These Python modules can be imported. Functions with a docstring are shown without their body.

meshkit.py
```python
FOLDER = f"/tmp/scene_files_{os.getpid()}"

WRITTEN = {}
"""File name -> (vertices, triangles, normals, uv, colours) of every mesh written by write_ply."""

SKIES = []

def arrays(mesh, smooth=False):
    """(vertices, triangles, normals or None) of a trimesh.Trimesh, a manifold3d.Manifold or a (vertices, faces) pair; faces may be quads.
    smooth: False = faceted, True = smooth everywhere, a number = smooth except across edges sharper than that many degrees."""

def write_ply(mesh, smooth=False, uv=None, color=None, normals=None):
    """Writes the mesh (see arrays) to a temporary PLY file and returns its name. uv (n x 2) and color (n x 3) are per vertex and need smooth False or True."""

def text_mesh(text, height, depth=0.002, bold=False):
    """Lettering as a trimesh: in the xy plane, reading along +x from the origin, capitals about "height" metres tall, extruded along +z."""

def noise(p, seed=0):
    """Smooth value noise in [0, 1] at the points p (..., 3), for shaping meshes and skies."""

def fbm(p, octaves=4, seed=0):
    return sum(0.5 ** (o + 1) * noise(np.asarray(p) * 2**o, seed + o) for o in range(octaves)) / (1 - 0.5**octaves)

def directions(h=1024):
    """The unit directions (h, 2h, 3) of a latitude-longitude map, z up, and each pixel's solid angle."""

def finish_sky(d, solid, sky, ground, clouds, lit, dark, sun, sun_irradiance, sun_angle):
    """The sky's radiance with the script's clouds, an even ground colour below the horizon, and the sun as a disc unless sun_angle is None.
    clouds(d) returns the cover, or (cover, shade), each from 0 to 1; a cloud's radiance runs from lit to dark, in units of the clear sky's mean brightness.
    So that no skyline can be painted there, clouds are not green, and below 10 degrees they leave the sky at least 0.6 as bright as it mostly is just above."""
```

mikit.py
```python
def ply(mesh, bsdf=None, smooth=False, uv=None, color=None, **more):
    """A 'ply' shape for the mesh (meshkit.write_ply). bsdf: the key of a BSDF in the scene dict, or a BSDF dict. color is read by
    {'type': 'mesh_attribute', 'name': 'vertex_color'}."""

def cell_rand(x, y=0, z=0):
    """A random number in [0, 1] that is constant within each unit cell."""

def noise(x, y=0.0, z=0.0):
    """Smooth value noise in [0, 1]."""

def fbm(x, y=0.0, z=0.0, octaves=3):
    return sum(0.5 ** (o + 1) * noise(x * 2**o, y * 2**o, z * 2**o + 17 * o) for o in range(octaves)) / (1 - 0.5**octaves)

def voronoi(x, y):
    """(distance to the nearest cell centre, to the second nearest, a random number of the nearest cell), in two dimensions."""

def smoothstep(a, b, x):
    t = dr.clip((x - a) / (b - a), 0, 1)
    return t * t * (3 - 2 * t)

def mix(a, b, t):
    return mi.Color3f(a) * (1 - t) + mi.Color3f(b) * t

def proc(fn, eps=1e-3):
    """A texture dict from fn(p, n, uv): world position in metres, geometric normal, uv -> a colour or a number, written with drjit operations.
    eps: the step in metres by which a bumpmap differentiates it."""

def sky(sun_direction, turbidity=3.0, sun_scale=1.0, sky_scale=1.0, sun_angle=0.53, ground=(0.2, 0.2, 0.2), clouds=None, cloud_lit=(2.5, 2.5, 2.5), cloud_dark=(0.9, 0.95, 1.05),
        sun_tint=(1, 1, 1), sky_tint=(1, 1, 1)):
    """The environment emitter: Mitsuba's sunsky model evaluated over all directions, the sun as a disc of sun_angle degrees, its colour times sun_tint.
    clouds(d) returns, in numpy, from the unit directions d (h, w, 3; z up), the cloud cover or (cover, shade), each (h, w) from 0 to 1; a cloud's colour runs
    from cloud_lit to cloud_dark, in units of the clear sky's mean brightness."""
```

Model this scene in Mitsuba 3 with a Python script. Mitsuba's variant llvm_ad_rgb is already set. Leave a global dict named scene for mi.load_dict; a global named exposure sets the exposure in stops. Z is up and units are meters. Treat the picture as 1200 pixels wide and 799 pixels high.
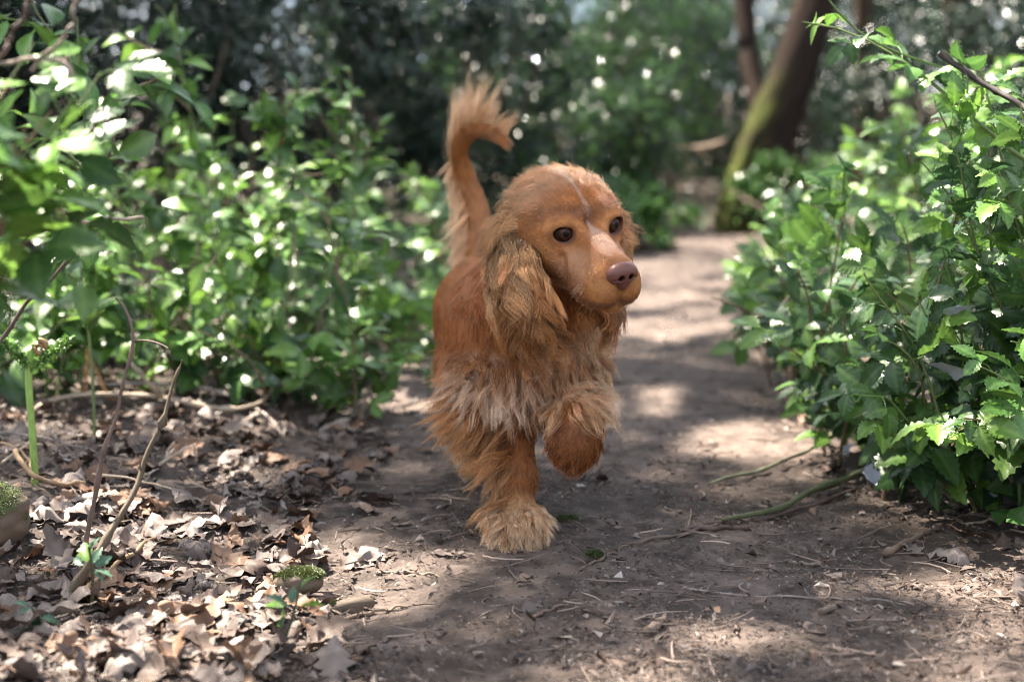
import math
import numpy as np
import trimesh
import mitsuba as mi
import drjit as dr
import mikit
import meshkit
from mikit import ply, proc
from scipy.spatial import cKDTree

# ---------------------------------------------------------------- camera, sky, exposure
PITCH = math.radians(8.19)
FOCAL = 1733.0                                   # in pixels of the 1200 px wide photograph
CAM = np.array([0.0, 0.0, 0.6])
FWD = np.array([0.0, math.cos(PITCH), -math.sin(PITCH)])
UP = np.array([0.0, math.sin(PITCH), math.cos(PITCH)])
T = mi.ScalarTransform4f
scene, labels = {}, {}
scene['camera'] = {
    'type': 'thinlens', 'fov': math.degrees(2 * math.atan(600 / FOCAL)), 'fov_axis': 'x',
    'to_world': T().look_at(origin=CAM.tolist(), target=(CAM + FWD).tolist(), up=[0, 0, 1]),
    'aperture_radius': 0.0095, 'focus_distance': 2.03, 'near_clip': 0.05, 'far_clip': 400.0}
SUN = np.array([-0.50, 0.42, 1.0])
scene['sky'] = mikit.sky(SUN, turbidity=3, sun_scale=1.5, sun_angle=0.7, sun_tint=(0.93, 1.0, 1.12), cloud_lit=(1.65, 1.65, 1.65), clouds=lambda d: 0.35 + 0.5 * np.clip((meshkit.fbm(d * [3, 3, 5], 4, 3) - 0.36) * 4, 0, 1))
exposure = 4.05

# ---------------------------------------------------------------- helpers
def at(px, py, y):
    """The point at depth y seen at a pixel of the 1200 x 799 photograph."""
    d = FWD + np.array([1, 0, 0]) * ((px - 600) / FOCAL) + UP * ((399.5 - py) / FOCAL)
    return CAM + d * (y / d[1])


def on_ground(px, py):
    d = FWD + np.array([1, 0, 0]) * ((px - 600) / FOCAL) + UP * ((399.5 - py) / FOCAL)
    return CAM + d * (-CAM[2] / d[2])


def unit(v):
    v = np.asarray(v, float)
    return v / np.maximum(np.linalg.norm(v, axis=-1, keepdims=True), 1e-12)


def sstep(a, b, x):
    t = np.clip((x - a) / (b - a), 0, 1)
    return t * t * (3 - 2 * t)


def lerp(a, b, t):
    return a + (b - a) * t


def numbered(name):
    if name not in USED:
        USED[name] = 0
        return name
    USED[name] += 1
    return f'{name}_{USED[name]:03d}'


USED = {}


def tag(key, label, category, group=None, kind=None):
    labels[key] = {'label': label, 'category': category}
    if group:
        labels[key]['group'] = group
    if kind:
        labels[key]['kind'] = kind
    return key


def put(key, mesh, bsdf, smooth=False, color=None, to_world=None):
    scene[key] = ply(mesh, bsdf, smooth=smooth, color=color)
    if to_world is not None:
        scene[key]['to_world'] = to_world
    return key


def pool(name, shape):
    """Makes the shape a shapegroup of which any number of copies can stand in the scene."""
    scene[name] = {'type': 'shapegroup', 'piece': shape}
    return name


def copy(key, name, to_world):
    scene[key] = {'type': 'instance', 'to_world': to_world, 'group': {'type': 'ref', 'id': name}}
    return key


def frames(p):
    """Tangents and two cross directions along polylines (n, k, 3)."""
    t = unit(np.gradient(p, axis=1))
    a = np.cross(t, np.where(np.abs(t[..., 2:]) < 0.9, [0, 0, 1.0], [1.0, 0, 0]))
    a = unit(a)
    return t, a, np.cross(t, a)


def tubes(p, r, sides=3):
    """Many polylines (n, k, 3) with radii (n, k) as tapering tubes: vertices, triangles, strand index of each vertex, position along it."""
    n, k = p.shape[:2]
    _, a, b = frames(p)
    ang = np.arange(sides) * 2 * np.pi / sides
    v = p[:, :, None] + r[:, :, None, None] * (np.cos(ang)[:, None] * a[:, :, None] + np.sin(ang)[:, None] * b[:, :, None])
    i, j, s = np.meshgrid(np.arange(n), np.arange(k - 1), np.arange(sides), indexing='ij')
    base, nxt = (i * k + j) * sides, (s + 1) % sides
    q = np.stack([base + s, base + nxt, base + sides + nxt, base + sides + s], -1).reshape(-1, 4)
    f = np.vstack([q[:, [0, 1, 2]], q[:, [0, 2, 3]]])
    return v.reshape(-1, 3), f, np.repeat(np.arange(n), k * sides), np.tile(np.repeat(np.linspace(0, 1, k), sides), n)


def tube(points, radii, sides=7, wobble=0.0, seed=0):
    """One bent stem or branch as a closed, slightly knobbly tube."""
    p = np.asarray(points, float)
    k = len(p)
    r = np.broadcast_to(np.asarray(radii, float), (k,)).copy()
    if wobble:
        r = r * (1 + wobble * (meshkit.noise(p * 60, seed) - 0.5) * 2)
    v, f, _, _ = tubes(p[None], r[None], sides)
    m0, m1 = len(v), len(v) + 1
    v = np.vstack([v, p[0], p[-1]])
    s = np.arange(sides)
    e = (k - 1) * sides
    f = np.vstack([f, np.stack([(s + 1) % sides, s, s * 0 + m0], 1), np.stack([e + s, e + (s + 1) % sides, s * 0 + m1], 1)])
    return v, f


def curve(points, n=16):
    """A smooth line through the points."""
    from scipy.interpolate import CubicSpline
    p = np.asarray(points, float)
    if len(p) < 3:
        return p[0] + (p[-1] - p[0]) * np.linspace(0, 1, n)[:, None]
    s = np.r_[0, np.cumsum(np.linalg.norm(np.diff(p, axis=0), axis=1))]
    return CubicSpline(s, p)(np.linspace(0, s[-1], n))


def join(meshes):
    vs, fs, at_ = [], [], 0
    for v, f in meshes:
        vs.append(v)
        fs.append(np.asarray(f) + at_)
        at_ += len(v)
    return np.vstack(vs), np.vstack(fs)


def norm(x):
    return np.sqrt(np.einsum('...i,...i->...', x, x))


def ell(p, c, r):
    q = (p - np.asarray(c)) / np.asarray(r)
    k0 = norm(q)
    k1 = norm(q / np.asarray(r))
    return k0 * (k0 - 1) / np.maximum(k1, 1e-9)


def cone(p, a, b, ra, rb):
    a, b = np.asarray(a, float), np.asarray(b, float)
    ab = b - a
    t = np.clip((p - a) @ ab / (ab @ ab), 0, 1)
    return norm(p - a - t[..., None] * ab) - (ra + (rb - ra) * t)


def smin(a, b, k):
    h = np.maximum(k - np.abs(a - b), 0) / k
    return np.minimum(a, b) - h * h * k * 0.25


def smax(a, b, k):
    return -smin(-a, -b, k)


def surface(sdf, lo, hi, step):
    """The zero surface of sdf as one closed mesh (surface nets on a narrow band), its vertices moved onto the surface."""
    lo, hi = np.asarray(lo, float), np.asarray(hi, float)
    B = 4
    nb = np.ceil((hi - lo) / (step * B)).astype(int)
    n = nb * B
    g = np.stack(np.meshgrid(*[lo[i] + (np.arange(nb[i]) + 0.5) * B * step for i in range(3)], indexing='ij'), -1)
    dc = sdf(g.reshape(-1, 3)).reshape(nb)
    val = np.repeat(np.repeat(np.repeat(np.where(dc < 0, -1.0, 1.0), B, 0), B, 1), B, 2)
    act = np.argwhere(np.abs(dc) < step * B * 1.6)
    off = np.stack(np.meshgrid(*[np.arange(B)] * 3, indexing='ij'), -1).reshape(-1, 3)
    idx = (act[:, None] * B + off).reshape(-1, 3)
    val[tuple(idx.T)] = sdf(lo + (idx + 0.5) * step)
    neg = val < 0
    cells = np.zeros(n - 1, int)
    corner = [(a, b, c) for a in (0, 1) for b in (0, 1) for c in (0, 1)]
    for a, b, c in corner:
        cells += neg[a:n[0] - 1 + a, b:n[1] - 1 + b, c:n[2] - 1 + c]
    ci = np.argwhere((cells > 0) & (cells < 8))
    vid = np.full(n - 1, -1)
    vid[tuple(ci.T)] = np.arange(len(ci))
    acc, cnt = np.zeros((len(ci), 3)), np.zeros(len(ci))
    for a in corner:
        for ax in range(3):
            if a[ax]:
                continue
            b = list(a)
            b[ax] = 1
            va, vb = val[tuple((ci + a).T)], val[tuple((ci + b).T)]
            cross = (va < 0) != (vb < 0)
            t = np.where(cross, va / np.where(cross, va - vb, 1), 0)
            pt = ci + np.array(a) + t[:, None] * (np.array(b) - np.array(a))
            acc += np.where(cross[:, None], pt, 0)
            cnt += cross
    v = lo + (acc / cnt[:, None] + 0.5) * step
    faces = []
    for ax in range(3):
        o1, o2 = (ax + 1) % 3, (ax + 2) % 3
        sl0 = [slice(None)] * 3
        sl1 = [slice(None)] * 3
        sl0[ax], sl1[ax] = slice(0, -1), slice(1, None)
        ed = np.argwhere(neg[tuple(sl0)] != neg[tuple(sl1)])
        ed = ed[(ed[:, o1] > 0) & (ed[:, o2] > 0) & (ed[:, o1] < n[o1] - 1) & (ed[:, o2] < n[o2] - 1)]
        q = []
        for d1, d2 in ((-1, -1), (0, -1), (0, 0), (-1, 0)):
            c = ed.copy()
            c[:, o1] += d1
            c[:, o2] += d2
            q.append(vid[tuple(c.T)])
        q = np.stack(q, 1)
        flip = ~neg[tuple(ed.T)]
        q[flip] = q[flip][:, ::-1]
        faces.append(q)
    q = np.vstack(faces)
    q = q[(q >= 0).all(1)]
    f = np.vstack([q[:, [0, 1, 2]], q[:, [0, 2, 3]]])
    for _ in range(1):
        d, nn = gradient(sdf, v)
        v = v - np.clip(d, -step, step)[:, None] * nn
    return v, f


def gradient(sdf, v, e=4e-4):
    d = sdf(v)
    g = np.stack([sdf(v + e * np.eye(3)[i]) for i in range(3)], -1) - d[:, None]
    return d, unit(g)

# ---------------------------------------------------------------- the ground
def path_x(y):
    """Left and right edge of the trodden path at depth y."""
    return (np.interp(y, [0, 1.6, 2.1, 3.0, 5.0, 7.0, 9.0, 12.0, 20], [-0.20, -0.20, -0.24, -0.24, -0.12, 0.32, 1.00, 2.6, 8.0]),
            np.interp(y, [0, 1.6, 2.1, 3.0, 5.0, 7.0, 9.0, 12.0, 20], [0.62, 0.62, 0.58, 0.54, 0.74, 1.02, 1.50, 3.4, 9.5]))


def off_path(x, y):
    """Metres outside the path, negative on it."""
    a, b = path_x(y)
    return np.maximum(a - x, x - b)


def ground_z(x, y):
    p = np.stack([x, y, 0 * x], -1)
    o = off_path(x, y)
    z = 0.055 * sstep(-0.02, 0.7, o) * (0.5 + meshkit.noise(p * 1.3, 1)) + 0.10 * sstep(0.3, 3.0, o)
    z += 0.030 * (meshkit.fbm(p * 2.2, 3, 2) - 0.5) + 0.010 * (meshkit.fbm(p * 14, 3, 3) - 0.5)
    z += 0.03 * np.maximum(y - 9, 0)
    flat = sstep(0.30, 0.10, np.hypot((x - 0.0) * 1.0, (y - 2.13) * 1.0))
    return z * (1 - flat)


def drop(x, y, lift=0.0):
    return np.array([x, y, float(ground_z(np.array([x]), np.array([y]))[0]) + lift])


def spaced(lo, hi, fine, a, b, grow_):
    out = [a]
    while out[-1] < b:
        out.append(out[-1] + fine)
    step = fine
    while out[-1] < hi:
        step *= grow_
        out.append(out[-1] + step)
    left, step = [a], fine
    while left[-1] > lo:
        step *= grow_
        left.append(left[-1] - step)
    return np.array(left[:0:-1] + out)


gx, gy = spaced(-90, 90, 0.0085, -0.85, 0.95, 1.13), spaced(-60, 130, 0.0085, 1.45, 2.9, 1.08)
GX, GY = np.meshgrid(gx, gy, indexing='ij')
gp = np.stack([GX, GY, 0 * GX], -1)
GZ = ground_z(GX.ravel(), GY.ravel()).reshape(GX.shape)
near_ = sstep(7, 3, GY) * (np.abs(GX) < 2.5)
GZ = GZ + near_ * (0.0075 * (meshkit.fbm(gp * 55, 2, 7) - 0.5) + 0.004 * (meshkit.noise(gp * 160, 8) - 0.5))
gv = np.stack([GX, GY, GZ], -1).reshape(-1, 3)
i_, j_ = np.meshgrid(np.arange(len(gx) - 1), np.arange(len(gy) - 1), indexing='ij')
m_ = len(gy)
gq = np.stack([i_ * m_ + j_, (i_ + 1) * m_ + j_, (i_ + 1) * m_ + j_ + 1, i_ * m_ + j_ + 1], -1).reshape(-1, 4)


def soil(p, n, uv):
    big = mikit.fbm(p.x * 2.5, p.y * 2.5, 0.0, 3)
    mid = mikit.fbm(p.x * 28, p.y * 28, p.z * 28, 3)
    cell, _, r = mikit.voronoi(p.x * 150, p.y * 110)
    c = mikit.mix([0.038, 0.028, 0.023], [0.106, 0.080, 0.067], mikit.smoothstep(0.32, 0.68, mid * 0.6 + big * 0.4))
    bit = mikit.smoothstep(0.80, 0.86, r) * mikit.smoothstep(0.42, 0.25, cell)
    c = mikit.mix(c, [0.15, 0.118, 0.098], bit * 0.7 * mikit.noise(p.x * 40, p.y * 40))
    dark = mikit.smoothstep(0.16, 0.10, r) * mikit.smoothstep(0.5, 0.3, cell)
    return mikit.mix(c, [0.030, 0.022, 0.018], dark * 0.8)


def soil_bump(p, n, uv):
    return mikit.fbm(p.x * 90, p.y * 90, p.z * 90, 3)


scene['soil'] = {'type': 'bumpmap', 'arbitrary': proc(soil_bump, eps=6e-4), 'scale': 0.004,
                 'bsdf': {'type': 'principled', 'base_color': proc(soil), 'roughness': 0.85, 'specular': 0.25}}
put('ground', (gv, gq), 'soil', smooth=True)
labels['ground'] = {'kind': 'structure', 'label': 'trodden brown woodland soil of the path and its litter strewn banks'}

scene['litter'] = {'type': 'twosided', 'b': {'type': 'principled', 'base_color': {'type': 'mesh_attribute', 'name': 'vertex_color'}, 'roughness': 0.62, 'specular': 0.35}}
scene['wood'] = {'type': 'twosided', 'b': {'type': 'principled', 'base_color': {'type': 'mesh_attribute', 'name': 'vertex_color'}, 'roughness': 0.7, 'specular': 0.3}}


def turn(z, x=0.0, y=0.0):
    """A 3 x 3 turn about x, then y, then z, in radians."""
    cx, sx, cy, sy, cz, sz = np.cos(x), np.sin(x), np.cos(y), np.sin(y), np.cos(z), np.sin(z)
    return (np.array([[cz, -sz, 0], [sz, cz, 0], [0, 0, 1]]) @ np.array([[cy, 0, sy], [0, 1, 0], [-sy, 0, cy]]) @ np.array([[1, 0, 0], [0, cx, -sx], [0, sx, cx]]))


def place(pos, R, s=1.0):
    m = np.eye(4)
    m[:3, :3] = np.asarray(R) * s
    m[:3, 3] = pos
    return T(m)


LITTER_TONES = 0.60 * np.array([[0.235, 0.165, 0.130], [0.165, 0.112, 0.085], [0.30, 0.235, 0.200], [0.105, 0.068, 0.052], [0.36, 0.29, 0.245], [0.26, 0.145, 0.085], [0.20, 0.155, 0.138]])


def oak_leaf(rng, lobes, curl, crumple):
    """A dry lobed leaf about 8 cm long, rolled and crumpled, with its stalk."""
    nu, nv = 15, 5
    u = np.linspace(0, 1, nu)
    w = 0.024 * np.sin(np.pi * u ** 0.85) ** 0.7 * (1 + 0.30 * np.cos(2 * np.pi * lobes * u + 0.6)) + 0.0010
    vv = np.linspace(-1, 1, nv)
    x = u[:, None] * 0.082 + 0 * vv
    y = w[:, None] * vv
    a = vv * curl * (0.6 + 0.6 * u[:, None]) + 1e-6
    y2 = w[:, None] / (curl + 1e-6) * np.sin(np.abs(a)) * np.sign(vv) if curl > 0.05 else y
    z = w[:, None] / (curl + 1e-6) * (1 - np.cos(a)) if curl > 0.05 else 0 * y
    bend = rng.normal() * 0.25
    z = z + bend * 0.05 * (u[:, None] - 0.5) ** 2 * 4
    v = np.stack([x, y2, z], -1)
    v = v + crumple * (np.stack([meshkit.noise(v * 75 + 9 * k, int(rng.integers(99))) for k in range(3)], -1) - 0.5) * [0.5, 0.5, 1.4]
    v[..., 0] -= 0.04
    i, j = np.meshgrid(np.arange(nu - 1), np.arange(nv - 1), indexing='ij')
    q = np.stack([i * nv + j, (i + 1) * nv + j, (i + 1) * nv + j + 1, i * nv + j + 1], -1).reshape(-1, 4)
    f = np.vstack([q[:, [0, 1, 2]], q[:, [0, 2, 3]]])
    sv, sf = tube([[-0.058, 0.002, 0.003], [-0.048, 0, 0.001], [-0.040, 0, v[0, nv // 2, 2]]], [0.0009, 0.0008, 0.0006], 4)
    tint = np.r_[(0.88 + 0.2 * (1 - np.abs(np.tile(vv, nu))) * 0.6), np.full(len(sv), 0.8)]
    vall, fall = join([(v.reshape(-1, 3), f), (sv, sf)])
    tint = tint * (0.78 + 0.44 * meshkit.noise(vall * 130, 3))
    return vall, fall, tint


def dead_leaves():
    rng = np.random.default_rng(21)
    kinds = []
    for k in range(14):
        v, f, t = oak_leaf(rng, rng.choice([3, 4, 4, 5]), rng.choice([0.2, 0.45, 0.8, 1.4]), rng.uniform(0.008, 0.020))
        for tone in rng.choice(len(LITTER_TONES), 3, replace=False):
            kinds.append((pool(f'dead_leaf_kind_{len(kinds)}', ply((v, f), 'litter', smooth=True, color=np.clip(LITTER_TONES[tone] * t[:, None], 0, 1))), v, f, LITTER_TONES[tone] * t[:, None]))
    n = 0
    placed = []
    mass_v, mass_c = [], []
    while n < 300 or len(mass_v) < 1500:
        if n < 300:                                   # the litter bank in view: left foreground, thinner onto the path, a few at the right edge
            px, py = (rng.uniform(-20, 470), rng.uniform(505, 810)) if rng.random() < 0.80 else (rng.uniform(300, 1210), rng.uniform(440, 810))
            g = on_ground(px, py)
            x, y = g[0], g[1]
        else:
            y = 1.40 + 6 * rng.random() ** 2.0
            x = rng.uniform(-1, 1) * (0.25 + 0.40 * y)
        o = off_path(x, y)
        chance = 1.0 if o > 0.06 else (0.45 if o > -0.04 else 0.035)
        if x > 0.2:
            chance *= 0.35
        if rng.random() > chance or np.hypot(x, y - 2.13) < 0.10:
            continue
        kd, v, f, c = kinds[rng.integers(len(kinds))]
        s = 0.36 + 0.62 * rng.random() ** 1.4 * (0.6 if o < -0.04 else 1)
        R = turn(rng.uniform(0, 6.28), rng.normal() * 0.24, rng.normal() * 0.20)
        if rng.random() < 0.4:
            R = R @ turn(0, math.pi)
        low = (v @ R.T)[:, 2].min() * s
        stack = rng.uniform(0, 0.010) if o > 0.03 else 0.0
        pos = drop(x, y, -low * 0.75 + stack - 0.002)
        if n < 300:
            key = numbered('dead_leaf')
            copy(key, kd, place(pos, R, s))
            tag(key, 'dry curled brown oak leaf lying in the leaf litter on the woodland floor', 'leaf', 'dead leaves lying on the woodland floor')
            n += 1
        else:
            mass_v.append((v @ R.T * s + pos, f))
            mass_c.append(c * rng.uniform(0.7, 1.05))
    put('leaf_litter', join(mass_v), 'litter', smooth=True, color=np.clip(np.vstack(mass_c), 0, 1))
    tag('leaf_litter', 'deep brown leaf litter carpeting the banks under the brambles', 'leaf litter', kind='stuff')


def crumbs():
    """Broken bits of leaf, bark and wood trodden into the path: one mass of small tilted flakes."""
    rng = np.random.default_rng(8)
    n = 88000
    y = 1.42 + 5.5 * rng.random(n) ** 2.1
    x = rng.uniform(-1, 1, n) * (0.12 + 0.40 * y) + 0.05
    o = off_path(x, y)
    dens = meshkit.fbm(np.stack([x * 7, y * 7, 0 * x], -1), 3, 4)
    keep = rng.random(n) < np.clip((dens - 0.28) * 3.2, 0.15, 1)
    x, y, o = x[keep], y[keep], o[keep]
    n = len(x)
    size = np.exp(rng.normal(size=n) * 0.62) * 0.0028 * (0.8 + 0.12 * y) * np.where(o > 0, 1.5, 1.0)
    size = np.minimum(size, 0.016)
    k = 4
    ang = np.sort(rng.random((n, k)) * 6.28, 1)
    rad = size[:, None] * rng.uniform(0.5, 1.2, (n, k))
    asp = rng.uniform(0.25, 0.9, n)
    lx, ly = rad * np.cos(ang), rad * np.sin(ang) * asp[:, None]
    lz = rad * rng.normal(size=(n, k)) * 0.22
    a, tl = rng.uniform(0, 6.28, n), rng.normal(size=(2, n)) * 0.30
    wx = lx * np.cos(a)[:, None] - ly * np.sin(a)[:, None]
    wy = lx * np.sin(a)[:, None] + ly * np.cos(a)[:, None]
    wz = lz + wx * tl[0][:, None] + wy * tl[1][:, None]
    z = ground_z(x, y) + size * 0.25 + 0.0035
    rim = np.stack([x[:, None] + wx, y[:, None] + wy, z[:, None] + wz], -1)
    top = np.stack([x, y, z + size * rng.uniform(0.05, 0.35, n)], -1)[:, None]
    v = np.concatenate([rim, top], 1).reshape(-1, 3)
    s = np.arange(k)
    f = (np.stack([s, (s + 1) % k, s * 0 + k], 1)[None] + (np.arange(n) * (k + 1))[:, None, None]).reshape(-1, 3)
    tone = LITTER_TONES[rng.choice(len(LITTER_TONES), n, p=[0.16, 0.22, 0.13, 0.25, 0.07, 0.03, 0.14])] * rng.uniform(0.35, 1.2, (n, 1))
    pale = rng.random(n) < 0.02
    tone[pale] = np.array([0.36, 0.32, 0.28]) * rng.uniform(0.6, 1.1, (pale.sum(), 1))
    put('trodden_debris', (v, f), 'litter', color=np.repeat(tone, k + 1, 0))
    tag('trodden_debris', 'trodden crumbs of leaf, bark and wood scattered over the path', 'debris', kind='stuff')
    m = 2000
    y = 1.42 + 4.5 * rng.random(m) ** 1.8
    x = rng.uniform(-1, 1, m) * (0.12 + 0.40 * y)
    a, L = rng.uniform(0, 3.14, m), np.exp(rng.normal(size=m) * 0.5) * 0.018
    z = ground_z(x, y) + 0.005
    t = np.linspace(-1, 1, 4)
    bow = rng.normal(size=m) * 0.25
    p = np.stack([x[:, None] + L[:, None] * (np.cos(a)[:, None] * t + np.sin(a)[:, None] * bow[:, None] * t * t), y[:, None] + L[:, None] * (np.sin(a)[:, None] * t - np.cos(a)[:, None] * bow[:, None] * t * t),
                  z[:, None] + L[:, None] * t * (rng.normal(size=m) * 0.10)[:, None] + 0.001], -1)
    r = np.repeat(rng.uniform(0.0005, 0.0016, m)[:, None], 4, 1) * np.array([0.8, 1, 1, 0.5])
    v, f, si, _ = tubes(p, r, 4)
    tone = np.array([0.13, 0.098, 0.080]) * np.exp(0.5 * rng.normal(size=(m, 1)))
    put('twig_debris', (v, f), 'wood', color=np.clip(tone[si], 0, 0.6))
    tag('twig_debris', 'thin broken twiglets scattered over the soil', 'debris', kind='stuff')


dead_leaves()
crumbs()

# ---------------------------------------------------------------- the dog
def rotation(yaw, pitch, roll):
    """Columns: right, forward, up of something that faces the camera's way when yaw is 0."""
    n = np.array([math.sin(yaw) * math.cos(pitch), -math.cos(yaw) * math.cos(pitch), -math.sin(pitch)])
    r0 = unit(np.cross(n, [0, 0, 1]))
    u0 = np.cross(r0, n)
    return np.stack([r0 * math.cos(roll) + u0 * math.sin(roll), n, -r0 * math.sin(roll) + u0 * math.cos(roll)], 1)


HR = rotation(math.radians(28), math.radians(10), math.radians(-7.5))
HP = np.array([0.0985, 1.97, 0.4685])
HS = 0.97


def to_head(p):
    return (p - HP) @ HR / HS


def from_head(q):
    return HP + HS * np.asarray(q, float) @ HR.T


RED, DEEP, GOLD = np.array([0.295, 0.100, 0.027]), np.array([0.120, 0.036, 0.012]), np.array([0.44, 0.200, 0.066])
CREAM, WHITE, BLOND = np.array([0.68, 0.50, 0.33]), np.array([0.82, 0.75, 0.66]), np.array([0.58, 0.335, 0.150])
EYES = [np.array([0.0365, -0.001, 0.0]), np.array([-0.0365, -0.001, 0.0])]
EYE_OUT = [unit([0.50, 0.85, 0.06]), unit([-0.50, 0.85, 0.06])]


def pair(fn, s):
    return fn(s)


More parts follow.
